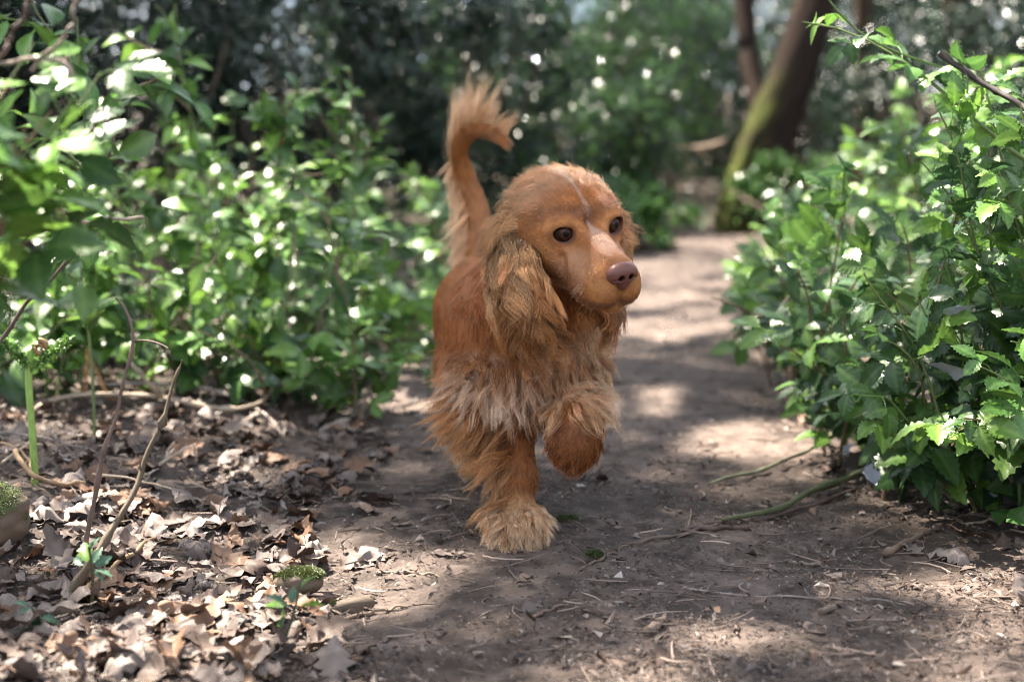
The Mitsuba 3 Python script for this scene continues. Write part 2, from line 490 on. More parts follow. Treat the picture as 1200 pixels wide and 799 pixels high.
# body pieces in the world: (distance, blend radius, flow, fur length, lift, root colour, tip colour)
PAW_R, PAW_L = np.array([0.003, 2.128, 0.027]), np.array([0.088, 2.064, 0.155])
BACK = unit([-0.15, 1, -0.25])
BODY = [
    (lambda p: ell(p, (0.014, 2.27, 0.278), (0.088, 0.13, 0.102)), 0.001, (-0.05, 0.6, -0.8), 0.011, 0.07, RED, RED * 1.15),
    (lambda p: cone(p, (0.010, 2.32, 0.288), (-0.028, 2.55, 0.302), 0.086, 0.078), 0.08, BACK, 0.013, 0.10, RED, RED * 1.1),
    (lambda p: ell(p, (-0.030, 2.60, 0.300), (0.079, 0.095, 0.083)), 0.05, BACK, 0.013, 0.10, RED, RED * 1.1),
    (lambda p: cone(p, (0.025, 2.21, 0.34), from_head((0, -0.075, -0.01)), 0.082, 0.070), 0.06, (-0.1, 0.5, -1), 0.014, 0.12, RED, RED * 1.2),
    (lambda p: cone(p, (0.02, 2.185, 0.31), (0.02, 2.165, 0.235), 0.062, 0.058), 0.06, (0.0, -0.2, -1), 0.020, 0.22, RED, GOLD),
    (lambda p: cone(p, (-0.034, 2.21, 0.31), (-0.036, 2.20, 0.225), 0.051, 0.044), 0.08, (-0.10, 0.5, -1), 0.012, 0.09, RED, RED * 1.2),
    (lambda p: cone(p, (0.070, 2.20, 0.31), (0.072, 2.18, 0.225), 0.053, 0.044), 0.05, (0.2, -0.1, -1), 0.036, 0.30, BLOND, CREAM),
    # standing right foreleg
    (lambda p: cone(p, (-0.030, 2.20, 0.235), (0.000, 2.20, 0.195), 0.044, 0.034), 0.04, (-0.1, 0.2, -1), 0.014, 0.15, RED, GOLD),
    (lambda p: cone(p, (0.000, 2.20, 0.195), (0.012, 2.162, 0.085), 0.032, 0.0215), 0.025, (0, 0.1, -1), 0.017, 0.15, RED, RED * 1.15),
    (lambda p: cone(p, (0.012, 2.162, 0.085), (0.006, 2.145, 0.035), 0.0215, 0.021), 0.02, (0, -0.1, -1), 0.018, 0.2, RED * 1.1, GOLD),
    (lambda p: ell(p, PAW_R, (0.039, 0.045, 0.028)), 0.02, (0, -0.9, -0.5), 0.018, 0.40, BLOND, CREAM),
    *[(lambda p, x=x, y=y: ell(p, PAW_R + [x, y, -0.006], (0.0145, 0.023, 0.020)), 0.008, (x * 12, -0.9, -0.6), 0.014, 0.40, BLOND, CREAM)
      for x, y in ((-0.031, -0.026), (-0.0110, -0.039), (0.0110, -0.039), (0.031, -0.026))],
    # lifted left foreleg, the paw folded under
    (lambda p: cone(p, (0.085, 2.19, 0.235), (0.078, 2.20, 0.195), 0.045, 0.038), 0.04, (0.2, 0, -1), 0.016, 0.2, RED, GOLD),
    (lambda p: cone(p, (0.078, 2.20, 0.195), (0.096, 2.065, 0.188), 0.034, 0.029), 0.025, (0.1, -0.8, -0.3), 0.009, 0.15, RED, RED * 1.2),
    (lambda p: cone(p, (0.096, 2.065, 0.188), (0.090, 2.060, 0.165), 0.030, 0.031), 0.02, (0, 0.1, -1), 0.010, 0.15, RED, GOLD),
    (lambda p: ell(p, PAW_L, (0.036, 0.036, 0.037)), 0.02, (-0.2, 0.5, -0.9), 0.011, 0.20, DEEP, RED),
    # hind legs
    (lambda p: cone(p, (-0.068, 2.60, 0.27), (-0.082, 2.52, 0.19), 0.068, 0.048), 0.05, (0, 0.5, -1), 0.016, 0.12, RED, RED),
    (lambda p: cone(p, (-0.082, 2.52, 0.19), (-0.072, 2.66, 0.105), 0.040, 0.020), 0.03, (0, 0.7, -0.7), 0.03, 0.25, RED, GOLD),
    (lambda p: cone(p, (-0.072, 2.66, 0.105), (-0.070, 2.63, 0.03), 0.019, 0.020), 0.02, (0, 0, -1), 0.02, 0.25, GOLD, BLOND),
    (lambda p: ell(p, np.array([-0.070, 2.605, 0.025]), (0.031, 0.044, 0.025)), 0.02, (0, -0.9, -0.5), 0.024, 0.35, BLOND, CREAM),
    (lambda p: cone(p, (-0.01, 2.60, 0.27), (0.015, 2.47, 0.19), 0.066, 0.048), 0.05, (0, 0.5, -1), 0.016, 0.12, RED, RED),
    (lambda p: cone(p, (0.015, 2.47, 0.19), (0.0, 2.56, 0.10), 0.040, 0.020), 0.03, (0, 0.7, -0.7), 0.03, 0.25, RED, GOLD),
    (lambda p: cone(p, (0.0, 2.56, 0.10), (-0.003, 2.52, 0.03), 0.019, 0.020), 0.02, (0, 0, -1), 0.02, 0.25, GOLD, BLOND),
    (lambda p: ell(p, np.array([-0.003, 2.495, 0.025]), (0.031, 0.044, 0.025)), 0.02, (0, -0.9, -0.5), 0.024, 0.35, BLOND, CREAM),
]
TAIL_LINE = curve([at(558, 300, 2.66), at(562, 262, 2.69), at(550, 217, 2.71), at(538, 183, 2.70), at(544, 161, 2.68), at(566, 153, 2.65), at(590, 166, 2.62)], 15)
TAIL_RAD = np.linspace(0.019, 0.008, 15)
for i in range(14):
    BODY.append((lambda p, i=i: cone(p, TAIL_LINE[i], TAIL_LINE[i + 1], TAIL_RAD[i], TAIL_RAD[i + 1]), 0.012,
                 TAIL_LINE[i + 1] - TAIL_LINE[i], 0.017, 0.17, RED, GOLD))

# head pieces in the head's own frame (x to the dog's right, y forward, z up; the origin between the eyes)
def both(fn):
    return lambda q: fn(np.stack([np.abs(q[..., 0]), q[..., 1], q[..., 2]], -1))


HEAD = [
    (lambda q: ell(q, (0, -0.060, -0.014), (0.063, 0.068, 0.049)), 0.001, (0, -1, 0.0), 0.016, 0.25, RED, GOLD),
    (both(lambda q: ell(q, (0.024, -0.028, 0.010), (0.034, 0.036, 0.026))), 0.03, (0, -1, 0.35), 0.015, 0.26, RED, GOLD),
    (both(lambda q: ell(q, (0.033, 0.001, 0.0190), (0.0195, 0.0115, 0.0085))), 0.016, (0.25, -1, 0.5), 0.009, 0.16, RED, GOLD),
    (both(lambda q: ell(q, (0.038, -0.028, -0.030), (0.026, 0.044, 0.040))), 0.03, (0.1, -1, -0.35), 0.010, 0.12, RED * 1.05, GOLD),
    (lambda q: cone(q, (0, -0.03, -0.045), (0, 0.02, -0.052), 0.040, 0.030), 0.03, (0, -1, -0.35), 0.012, 0.14, RED, RED),
    (lambda q: cone(q, (0, -0.002, -0.017), (0, 0.076, -0.0365), 0.0255, 0.0215), 0.025, (0, -1, 0.12), 0.0045, 0.08, RED * 1.15, GOLD * 1.15),
    (both(lambda q: cone(q, (0.0200, 0.012, -0.048), (0.0175, 0.0690, -0.058), 0.0250, 0.0215)), 0.018, (0.25, -1, -0.3), 0.006, 0.10, GOLD, GOLD * 1.1),
    (both(lambda q: ell(q, (0.0225, 0.046, -0.071), (0.0170, 0.044, 0.0235))), 0.014, (0.15, -0.7, -0.8), 0.007, 0.12, RED, RED),
    (both(lambda q: ell(q, (0.0145, 0.070, -0.067), (0.0175, 0.0220, 0.0235))), 0.012, (0.2, -0.6, -0.8), 0.006, 0.12, GOLD, GOLD * 1.1),
    (lambda q: cone(q, (0, -0.02, -0.070), (0, 0.064, -0.087), 0.026, 0.0165), 0.007, (0, -1, -0.35), 0.009, 0.15, GOLD, BLOND),
]


def groove(q):
    """The line of the mouth, along the lip's lower edge and up the front under the nose."""
    a = np.abs(q[..., 0])
    return cone(np.stack([a, q[..., 1], q[..., 2]], -1), (0, 0.098, -0.058), (0, 0.094, -0.080), 0.0018, 0.0030)


def head_sdf(p):
    q = to_head(p)
    d = None
    for fn, k, *_ in HEAD:
        e = fn(q)
        d = e if d is None else smin(d, e, k)
    s = q.copy()
    s[..., 0] = np.abs(s[..., 0])
    c, o = EYES[0], EYE_OUT[0]
    d = smin(d, norm(s - (c - o * 0.0005)) - 0.0170, 0.012)
    side = unit(np.cross(o, [0, 0, 1]))
    up = np.cross(side, o)
    side2 = side * math.cos(0.22) - up * math.sin(0.22)
    up2 = up * math.cos(0.22) + side * math.sin(0.22)
    r = s - (c + o * 0.013)
    hole = ell(np.stack([r @ side2, r @ up2, r @ o], -1), (0, 0, 0), (0.0130, 0.0108, 0.017))
    d = smax(d, -hole, 0.0018)
    d = smax(d, -ell(s, (0.037, 0.034, -0.006), (0.011, 0.024, 0.014)), 0.012)
    d = np.maximum(d, -(norm(s - c) - 0.0148))
    d = smax(d, -groove(q), 0.003)
    d = smax(d, -ell(q, (0, 0.020, 0.013), (0.011, 0.036, 0.011)), 0.014)       # the stop
    d = smax(d, -cone(s, (0.046, 0.014, -0.030), (0.043, 0.030, -0.078), 0.0035, 0.0030), 0.010)       # behind the lips
    return d * HS


def body_sdf(p):
    d = None
    for fn, k, *_ in BODY:
        e = fn(p)
        d = e if d is None else smin(d, e, k)
    return smin(d, head_sdf(p), 0.03)


def coat(p):
    """Blended fur values at points on the body: flow, length, lift, root and tip colour, and the points in the head's frame."""
    q = to_head(p)
    W, flow, vals = 0, 0, 0
    for pieces, pts, frame in ((BODY, p, None), (HEAD, q, HR)):
        for fn, _, fl, ln, li, c0, c1 in pieces:
            d = fn(pts)
            w = np.exp(-np.maximum(d, 0) / 0.009) + 1e-12
            if frame is not None:
                f = np.broadcast_to(np.asarray(fl, float), p.shape).copy()
                f[:, 0] *= np.sign(q[:, 0])
                f = unit(f) @ HR.T
            else:
                f = unit(fl)
            W = W + w
            flow = flow + w[:, None] * f
            vals = vals + w[:, None] * np.r_[ln, li, c0, c1]
    vals = vals / W[:, None]
    return unit(flow), vals[:, 0], vals[:, 1], vals[:, 2:5], vals[:, 5:8], q


def marked(p, q, c0, c1):
    """The coat's own markings: white blaze and muzzle, paler brow and cheek patches, dark lips, white bib, darker saddle."""
    nz, sweep = meshkit.fbm(p * 45, 3, 5), meshkit.fbm(p * [60, 14, 30], 3, 6)
    x = np.abs(q[:, 0] + 0.004 * (meshkit.noise(q * 40, 2) - 0.5))
    onhead = sstep(0.17, 0.12, np.linalg.norm(q - [0, 0.0, -0.01], axis=1))
    width = np.interp(q[:, 1], [-0.12, -0.09, -0.05, -0.02, 0.015, 0.03, 0.06, 0.10], [0.0, 0.004, 0.003, 0.0015, 0.003, 0.011, 0.017, 0.012])
    blaze = onhead * sstep(width * 1.3 + 0.0028, width * 0.5 - 0.001, x) * sstep(-0.045, -0.022, q[:, 2] + 0.35 * np.maximum(q[:, 1], 0)) * sstep(0.10, 0.084, q[:, 1])
    blaze = blaze * np.interp(q[:, 1], [-0.06, 0.01, 0.05, 0.09], [0.36, 0.34, 0.26, 0.06])
    side = onhead * sstep(0.045, 0.02, np.linalg.norm((q - [0, 0.035, -0.045]) * [0.25, 1, 1.2], axis=1)) * 0.24
    lip = onhead * sstep(0.012, 0.003, np.abs(q[:, 2] + 0.081 - 0.12 * (0.06 - q[:, 1]))) * sstep(0.01, 0.05, q[:, 1]) * 0.6
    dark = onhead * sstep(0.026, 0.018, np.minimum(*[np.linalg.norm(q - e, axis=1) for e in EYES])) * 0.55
    cheek = onhead * sstep(0.035, 0.012, np.linalg.norm((np.abs(q) * [1, 0, 0] + q * [0, 1, 1] - [0.05, -0.005, -0.03]) * [0.6, 1, 1], axis=1)) * 0.35
    bib = sstep(0.070, 0.025, np.linalg.norm((p - [-0.028, 2.12, 0.232]) * [0.72, 0.5, 1.2], axis=1))
    bib2 = sstep(0.06, 0.02, np.linalg.norm((p - [0.105, 2.13, 0.225]) * [0.8, 0.6, 0.7], axis=1))
    crest = onhead * sstep(0.012, 0.034, q[:, 2]) * sstep(-0.01, -0.05, q[:, 1]) * 0.55
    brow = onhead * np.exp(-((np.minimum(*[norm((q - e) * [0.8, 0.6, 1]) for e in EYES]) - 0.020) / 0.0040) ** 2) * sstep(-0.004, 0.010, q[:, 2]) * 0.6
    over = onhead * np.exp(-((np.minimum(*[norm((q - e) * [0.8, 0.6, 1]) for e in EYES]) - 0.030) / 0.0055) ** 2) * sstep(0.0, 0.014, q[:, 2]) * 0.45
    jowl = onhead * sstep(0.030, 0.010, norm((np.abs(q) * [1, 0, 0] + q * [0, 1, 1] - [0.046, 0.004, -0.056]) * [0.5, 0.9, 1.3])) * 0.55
    streak = sstep(0.38, 0.62, meshkit.fbm(p * [75, 75, 22], 2, 17))
    bib, bib2 = bib * (0.55 + 0.45 * streak), bib2 * (0.5 + 0.5 * streak)
    PINK, LIP = np.array([0.52, 0.35, 0.28]), np.array([0.10, 0.045, 0.035])
    out, c_first = [], c0
    for c0, c in ((c0, c0), (c1, c1)):
        c = c * (0.78 + 0.44 * nz * (0.55 + 0.9 * sweep))[:, None] 
        c = lerp(c, PINK, side[:, None])
        c = lerp(c, GOLD * 1.15, cheek[:, None])
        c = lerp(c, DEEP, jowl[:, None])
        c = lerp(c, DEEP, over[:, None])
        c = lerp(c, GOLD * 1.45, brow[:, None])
        c = lerp(c, CREAM, (crest * (0.25 if c0 is c_first else 1.0))[:, None])
        c = lerp(c, WHITE * 0.95, blaze[:, None])
        c = lerp(c, LIP, lip[:, None])
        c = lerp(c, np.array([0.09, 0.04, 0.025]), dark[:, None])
        c = lerp(c, CREAM, (bib2 * 0.95)[:, None])
        c = lerp(c, lerp(WHITE, CREAM, 0.65), (bib * 0.95)[:, None])
        out.append(np.clip(c, 0.01, 0.9))
    return out


def grow(p0, n0, flow, length, lift, gravity, wave, wavelen, clump, n_clumps, seg, rng, wander=0.25, messy=0.0):
    """Strands as polylines (n, seg + 1, 3) from roots: leaning from the normal into the flow, falling, waving, and gathering into locks."""
    n = len(p0)
    flow = flow - np.minimum((flow * n0).sum(1), 0)[:, None] * n0
    flow = unit(flow + 1e-6)
    low = np.stack([meshkit.noise(p0 * 38, s) for s in (11, 12, 13)], 1) - 0.5
    ci = rng.choice(n, min(n_clumps, n), replace=False)
    near = cKDTree(p0[ci]).query(p0 + 0.0015 * rng.normal(size=(n, 3)))[1]
    flow = unit(flow + wander * 2 * low + 0.045 * rng.normal(size=(n, 3)) + messy * rng.normal(size=(len(ci), 3))[near])
    lift = np.clip(lift * (1 + messy * rng.normal(size=len(ci))[near]), 0.03, 0.8)
    length = length * (0.65 + 0.6 * rng.random(n)) * (1 + (0.45 * (rng.random(len(ci))[near] - 0.5) if messy else 0))
    start = unit(n0 * lift[:, None] + flow * (1 - lift)[:, None])
    pts, p, step = [p0], p0, (length / seg)[:, None]
    phase = (meshkit.noise(p0[ci] * 26, 31) * 9 + 0.5 * rng.random(len(ci)))[near] + rng.normal(size=n) * 0.12
    side = unit(np.cross(flow, n0))
    for k in range(seg):
        t = (k + 0.5) / seg
        d = unit(start * (1 - t) + flow * t + np.array([0, 0, -1.0]) * gravity * t)
        p = p + d * step
        s = (k + 1) / seg
        w = wave * np.sin(phase + s * length / wavelen * 6.28) * min(1, s * 2)
        pts.append(p + side * w[:, None] + n0 * (wave * 0.6 * np.cos(phase * 1.7 + s * length / wavelen * 6.28))[:, None] * min(1, s * 2))
    pts = np.stack(pts, 1)
    t = np.linspace(0, 1, seg + 1)[None, :, None]
    lead = pts[ci][near]
    offset = (p0 - p0[ci][near])[:, None]
    gather = clump * t ** 0.8 * (0.7 + 0.3 * rng.random(n))[:, None, None]
    scale = (np.linalg.norm(pts[:, -1] - p0, axis=1) / np.maximum(np.linalg.norm(lead[:, -1] - lead[:, 0], axis=1), 1e-6))[:, None, None]
    scale = np.clip(scale, 0.4, 1.4)
    target = lead[:, :1] + (lead - lead[:, :1]) * scale + offset
    return pts * (1 - gather) + (target - offset * t * 0.85) * gather, near


def hair(key, grown, radius, c0, c1, rng, bsdf='fur', sides=3, tint=0.07, locks=0.15):
    pts, near = grown if isinstance(grown, tuple) else (grown, np.zeros(len(grown), int))
    n, k = pts.shape[:2]
    t = np.linspace(0, 1, k)
    taper = np.clip(1.1 - 0.98 * t ** 1.3, 0.10, 1)
    r = radius * (0.75 + 0.5 * rng.random((n, 1))) * taper
    v, f, si, sv = tubes(pts, r, sides)
    col = c0[si] + (c1 - c0)[si] * sv[:, None]
    col = col * np.clip(1 + tint * rng.normal(size=n) + locks * rng.normal(size=near.max() + 1)[near], 0.45, 1.6)[si][:, None]
    put(key, (v, f), bsdf, smooth=True, color=np.clip(col, 0.01, 0.92))


def sample(v, f, n, rng, weight=None):
    a = np.cross(v[f[:, 1]] - v[f[:, 0]], v[f[:, 2]] - v[f[:, 0]])
    area = np.linalg.norm(a, axis=1)
    w = area if weight is None else area * weight(v[f].mean(1), a / np.maximum(area, 1e-12)[:, None])
    i = rng.choice(len(f), n, p=w / w.sum())
    u = rng.random((n, 2))
    u = np.where(u.sum(1, keepdims=True) > 1, 1 - u, u)
    p = v[f[i, 0]] * (1 - u.sum(1))[:, None] + v[f[i, 1]] * u[:, :1] + v[f[i, 2]] * u[:, 1:]
    return p, i


def build_dog():
    rng = np.random.default_rng(5)
    dog = 'dog'
    tag(dog, 'golden red spaniel walking towards the viewer on the path with one forepaw lifted', 'dog')
    v, f = surface(body_sdf, (-0.20, 1.82, -0.004), (0.22, 2.80, 0.64), 0.0031)
    for near in (0.028, 0.022):                                  # finer triangles round the eyes
        hq = to_head(v[f].mean(1))
        pick = np.minimum(*[np.linalg.norm(hq - e, axis=1) for e in EYES]) < near
        v, f = trimesh.remesh.subdivide(v, f, face_index=np.nonzero(pick)[0])
        mv = np.minimum(*[np.linalg.norm(to_head(v) - e, axis=1) for e in EYES]) < near + 0.002
        for _ in range(3):
            d, vn = gradient(head_sdf, v[mv], 1.5e-4)
            v[mv] -= np.clip(d, -0.001, 0.001)[:, None] * vn
    d, vn = gradient(body_sdf, v)
    flow, ln, li, c0, c1, q = coat(v)
    c0, _ = marked(v, q, c0, c1)
    eye_d = np.minimum(*[np.linalg.norm(q - e, axis=1) for e in EYES])
    rim = sstep(0.0215, 0.0175, eye_d) * sstep(0.04, 0.03, np.abs(q[:, 1]))
    upper = sstep(-0.004, 0.006, q[:, 2])[:, None]
    c0 = lerp(c0, lerp(np.array([0.20, 0.095, 0.078]), np.array([0.045, 0.022, 0.018]), upper), (rim * 0.9)[:, None])
    c0 = lerp(c0, np.array([0.05, 0.02, 0.015]), (sstep(0.004, 0.0005, groove(q)) * 0.9)[:, None])
    put('dog__body', (v, f), 'skin', smooth=True, color=np.clip(c0 * 0.85, 0, 1))
    facet_n = vn

    # short and medium coat over the whole body; denser on the head, the far side is sparse
    def seen(c, n):
        look = unit(CAM - c)
        facing = np.clip((n * look).sum(1) + 0.35, 0.05, 1)
        hq = np.linalg.norm(to_head(c), axis=1)
        return facing * (1 + 5.0 * sstep(0.15, 0.11, hq)) * np.where((c[:, 1] > 2.4) & (c[:, 2] < 0.2), 0.5, 1) * np.where(c[:, 2] > 0.39, np.where(c[:, 1] > 2.4, 2.5, 1), 1)

    def roots(n, weight):
        p, i = sample(v, f, n, rng, weight)
        nn = unit(facet_n[f[i]].mean(1))
        return p, nn

    def eyelid_free(q):
        e = np.minimum(*[np.linalg.norm(q - x, axis=1) for x in EYES])
        nose = np.linalg.norm((q - NOSE) * [1, 1, 1], axis=1)
        return (e > 0.0185) & (nose > 0.020)

    NOSE = np.array([0, 0.0965, -0.0405])
    p, nn = roots(56000, seen)
    fl, ln, li, c0, c1, q = coat(p)
    keep = eyelid_free(q)
    p, nn, fl, ln, li, c0, c1, q = [a[keep] for a in (p, nn, fl, ln, li, c0, c1, q)]
    e = np.minimum(*[np.linalg.norm(q - x, axis=1) for x in EYES])
    ln = ln * np.clip(sstep(0.017, 0.034, e), 0.3, 1)
    c0, c1 = marked(p, q, c0, c1)
    onhead = np.linalg.norm(q - [0, 0.01, -0.02], axis=1) < 0.115
    face = onhead & (ln < 0.0165)
    short = (ln < 0.0165) & ~face
    crown = sstep(0.012, 0.034, q[:, 2]) * sstep(-0.015, -0.05, q[:, 1]) * onhead
    face, short = face & (crown < 0.4), short & (crown < 0.4)
    ln, li = ln + 0.010 * crown, np.clip(li + 0.14 * crown, 0, 0.6)
    ln = np.where(face, ln * 0.72, ln)
    li = np.where(face, li * 0.8, li)
    for nm, m, seg, rad, cl, ncl in (('dog__face_coat', face, 2, 0.00030, 0.25, 5000), ('dog__short_coat', short, 2, 0.00042, 0.30, 5000), ('dog__long_coat', ~short & ~face, 4, 0.00048, 0.45, 2600)):
        pts = grow(p[m], nn[m], fl[m], ln[m], li[m], 0.25, 0.0008, 0.03, cl, ncl, seg, rng, wander=0.16)
        hair(nm, pts, rad, c0[m] * 0.92, c1[m], rng)

    # chest: long pale locks blown to both sides
    def chest(c, n):
        qq = np.linalg.norm(to_head(c), axis=1)
        return sstep(0.13, 0.16, qq) * (c[:, 1] < 2.28) * (c[:, 1] > 2.03) * sstep(0.19, 0.215, c[:, 2]) * sstep(0.285, 0.25, c[:, 2]) * sstep(0.125, 0.085, np.abs(c[:, 0] - 0.02)) * np.clip(-n[:, 1] + 0.6, 0, 1)
    p, nn = roots(5200, chest)
    _, _, _, c0, c1, q = coat(p)
    x = p[:, 0]
    fl = np.stack([np.clip((x - 0.02) * 9, -0.9, 0.9) * 0.8, np.full(len(p), -0.30), np.full(len(p), -0.9)], 1)
    c0, c1 = marked(p, q, GOLD + 0 * c0, lerp(GOLD * 1.2, CREAM, rng.random((len(p), 1))))
    lower = sstep(0.27, 0.22, p[:, 2])[:, None]
    c0 = lerp(RED * 0.9, c0, lower)
    c1 = lerp(GOLD, c1, np.clip(lower + 0.15, 0, 1))
    pts = grow(p, nn, unit(fl), 0.046 + 0 * x, 0.32 + 0 * x, 0.3, 0.0030, 0.05, 0.80, 300, 5, rng, wander=0.55, messy=0.50)
    hair('dog__chest_ruff', pts, 0.00046, c0, c1, rng)

    # the tousled pale hair on the crown
    def crown_w(c, m):
        h = to_head(c)
        return sstep(0.012, 0.028, h[:, 2]) * sstep(-0.008, -0.035, h[:, 1]) * (norm(h) < 0.16)
    p, nn = roots(3600, crown_w)
    _, _, _, c0, c1, q = coat(p)
    F = unit(np.stack([q[:, 0] * 6, -0.75 + 0 * q[:, 0], 0.12 + 0 * q[:, 0]], 1)) @ HR.T
    back = sstep(-0.02, -0.08, q[:, 1])
    pts = grow(p, nn, F, 0.012 + 0.007 * back, 0.28 + 0.14 * back, 0.15, 0.0012, 0.03, 0.45, 500, 3, rng, wander=0.25, messy=0.18)
    c0, c1 = marked(p, q, c0, c1)
    hair('dog__crown_hair', pts, 0.00036, c0, lerp(c1, BLOND, (0.10 + 0.55 * back)[:, None]), rng)

    # feathering behind the standing foreleg, blown outward, and round the paws
    def feather(lo, hi, fl, n, length, c0, c1, lift, key, ncl, wave=0.003, bias=None, grav=0.35, outward=0.0, messy=0.30, wander=0.55):
        w = lambda c, m: ((c > lo) & (c < hi)).all(1) * (1.0 if bias is None else np.clip((m @ unit(bias)) + 0.25, 0, 1))
        p, nn = roots(n, w)
        F = unit(unit(fl) + outward * nn * [1, 1, 0.2])
        jit = (0.8 + 0.45 * rng.random((n, 1)))
        pts = grow(p, nn, F, np.full(n, length), np.full(n, lift), grav, wave, 0.045, 0.80, ncl, 5, rng, wander=wander, messy=messy)
        hair(key, pts, 0.00046, np.broadcast_to(c0, p.shape) * jit, np.broadcast_to(c1, p.shape) * jit, rng, locks=0.22)
    feather((-0.070, 2.14, 0.105), (0.005, 2.26, 0.235), (-0.85, 0.1, -0.45), 5600, 0.062, RED, lerp(GOLD, BLOND, 0.7), 0.45, 'dog__leg_feathering', 260, bias=(-1, 0.35, 0))
    feather((-0.05, 2.11, 0.035), (0.045, 2.22, 0.130), (-0.45, 0.0, -0.95), 3000, 0.040, RED, BLOND, 0.32, 'dog__leg_feathering_001', 170, bias=(-1, 0.5, 0))
    feather((-0.035, 2.06, 0.012), (0.045, 2.19, 0.050), (0.0, -0.45, -0.45), 4600, 0.027, GOLD, CREAM, 0.40, 'dog__paw_tuft', 330, bias=(0, -0.6, 0.5), wave=0.0015, grav=0.5, outward=0.9)
    feather((0.050, 2.09, 0.205), (0.145, 2.26, 0.300), (0.10, -0.05, -1), 3000, 0.050, BLOND, CREAM, 0.14, 'dog__leg_feathering_002', 150, messy=0.14, wander=0.35)
    feather((0.05, 2.01, 0.09), (0.13, 2.11, 0.19), (-0.15, 0.45, -1), 1500, 0.016, DEEP, RED, 0.2, 'dog__paw_tuft_001', 180, wave=0.0012)

    # tail: pale feathering hanging off the back of the tail, and long wisps flying off the top of its bend
    def tail_hair(key, n, s, length, flow, ncl, gather, lift, wave, radius, c0, c1):
        idx = np.clip(s, 0, 0.999) * 14
        i0 = idx.astype(int)
        base = TAIL_LINE[i0] + (TAIL_LINE[i0 + 1] - TAIL_LINE[i0]) * (idx - i0)[:, None]
        tang = unit(TAIL_LINE[i0 + 1] - TAIL_LINE[i0])
        outw = unit(lerp(np.tile([-1.0, 0, 0], (n, 1)), unit(base - at(574, 196, 2.68)), sstep(0.25, 0.6, s)[:, None]))
        outw = unit(outw + 0.35 * rng.normal(size=(n, 3)) * [0.6, 1, 0.6])
        p = base + outw * np.interp(s, [0, 1], [0.017, 0.006])[:, None]
        pts = grow(p, outw, unit(flow(tang, outw)), length, np.full(n, lift), 0.0, wave, 0.09, gather, ncl, 6, rng, wander=0.22, messy=0.12)
        jit = 0.85 + 0.3 * rng.random((n, 1))
        hair(key, pts, radius, c0 * jit, c1 * jit, rng)
    n = 2600
    s = 0.02 + 0.54 * rng.random(n)
    tail_hair('dog__tail_feathering', n, s, np.interp(s, [0, 0.3, 0.52], [0.055, 0.066, 0.045]), lambda t, o: t * -0.15 + o * 0.55 + np.array([0, 0.1, -0.9]), 80, 0.7, 0.25, 0.004, 0.00045, BLOND, CREAM * 1.15)
    n = 1100
    s = (rng.choice([0.56, 0.66, 0.74, 0.84, 0.95], n, p=[0.25, 0.27, 0.23, 0.15, 0.10]) + 0.045 * rng.normal(size=n)).clip(0.45, 0.995)
    tail_hair('dog__tail_feathering_001', n, s, np.interp(s, [0.5, 0.62, 0.75, 0.88, 1.0], [0.080, 0.100, 0.088, 0.058, 0.040]), lambda t, o: t * 0.55 + o * 0.10 + np.array([0.22, 0, 0.9]), 54, 0.62, 0.10, 0.006, 0.00042, BLOND, CREAM * 1.15)

    # ears: a hanging leather flap each, under long waving locks
    flaps = [
        ('dog__ear', [from_head((0.060, -0.046, 0.006)), at(604, 272, 1.995), at(601, 312, 1.965), at(608, 358, 1.96), at(626, 396, 1.97)],
         [0.030, 0.036, 0.036, 0.036, 0.027], 'dog__ear_fur', 11500, 170, unit([-0.55, -0.80, 0.1])),
        ('dog__ear_001', [from_head((-0.056, -0.064, 0.012)), at(723, 258, 2.065), at(721, 300, 2.06), at(716, 340, 2.04), at(710, 365, 2.01)],
         [0.014, 0.016, 0.020, 0.026, 0.022], 'dog__ear_fur_001', 3800, 110, unit([0.85, -0.45, 0.1]))]
    for key, line, half, fur_key, n, ncl, out in flaps:
        line = curve(line, 22)
        half = np.interp(np.linspace(0, 1, 22), np.linspace(0, 1, 5), half)
        tg = unit(np.gradient(line, axis=0))
        wide = unit(np.cross(tg, out))
        flat_n = np.cross(wide, tg)
        ang = np.arange(18) * 2 * np.pi / 18
        ring = line[:, None] + half[:, None, None] * np.cos(ang)[:, None] * wide[:, None] + 0.0075 * np.sin(ang)[:, None] * flat_n[:, None] - flat_n[:, None] * (0.010 * np.cos(ang)[:, None] ** 2)
        ev = ring.reshape(-1, 3)
        i, j = np.meshgrid(np.arange(21), np.arange(18), indexing='ij')
        quad = np.stack([i * 18 + j, i * 18 + (j + 1) % 18, (i + 1) * 18 + (j + 1) % 18, (i + 1) * 18 + j], -1).reshape(-1, 4)
        ef = np.vstack([quad[:, [0, 1, 2]], quad[:, [0, 2, 3]]])
        cap = np.array([[a * 18, a * 18 + k, a * 18 + k + 1] for a in (0, 21) for k in range(1, 17)])
        ef = np.vstack([ef, cap])
        put(key, (ev, ef), 'skin', smooth=True, color=np.tile(DEEP * 0.8, (len(ev), 1)))
        sgn = (np.cross(ev[ef[:, 1]] - ev[ef[:, 0]], ev[ef[:, 2]] - ev[ef[:, 0]]))
        p, fi = sample(ev, ef[:-32], n, rng)
        cen = ev[ef[fi]].mean(1)
        near = cKDTree(line).query(p)[1]
        nn = unit(p - line[near] + flat_n[near] * 0.002)
        front = ((p - line[near]) * flat_n[near]).sum(1) > -0.008
        sl = near / 21.0
        fl = unit(tg[near] * 1.0 + wide[near] * (((p - line[near]) * wide[near]).sum(1) / half[near])[:, None] * 0.14)
        length = np.interp(sl, [0, 0.3, 0.75, 1], [0.040 if key == 'dog__ear' else 0.022, 0.058, 0.058, 0.052])
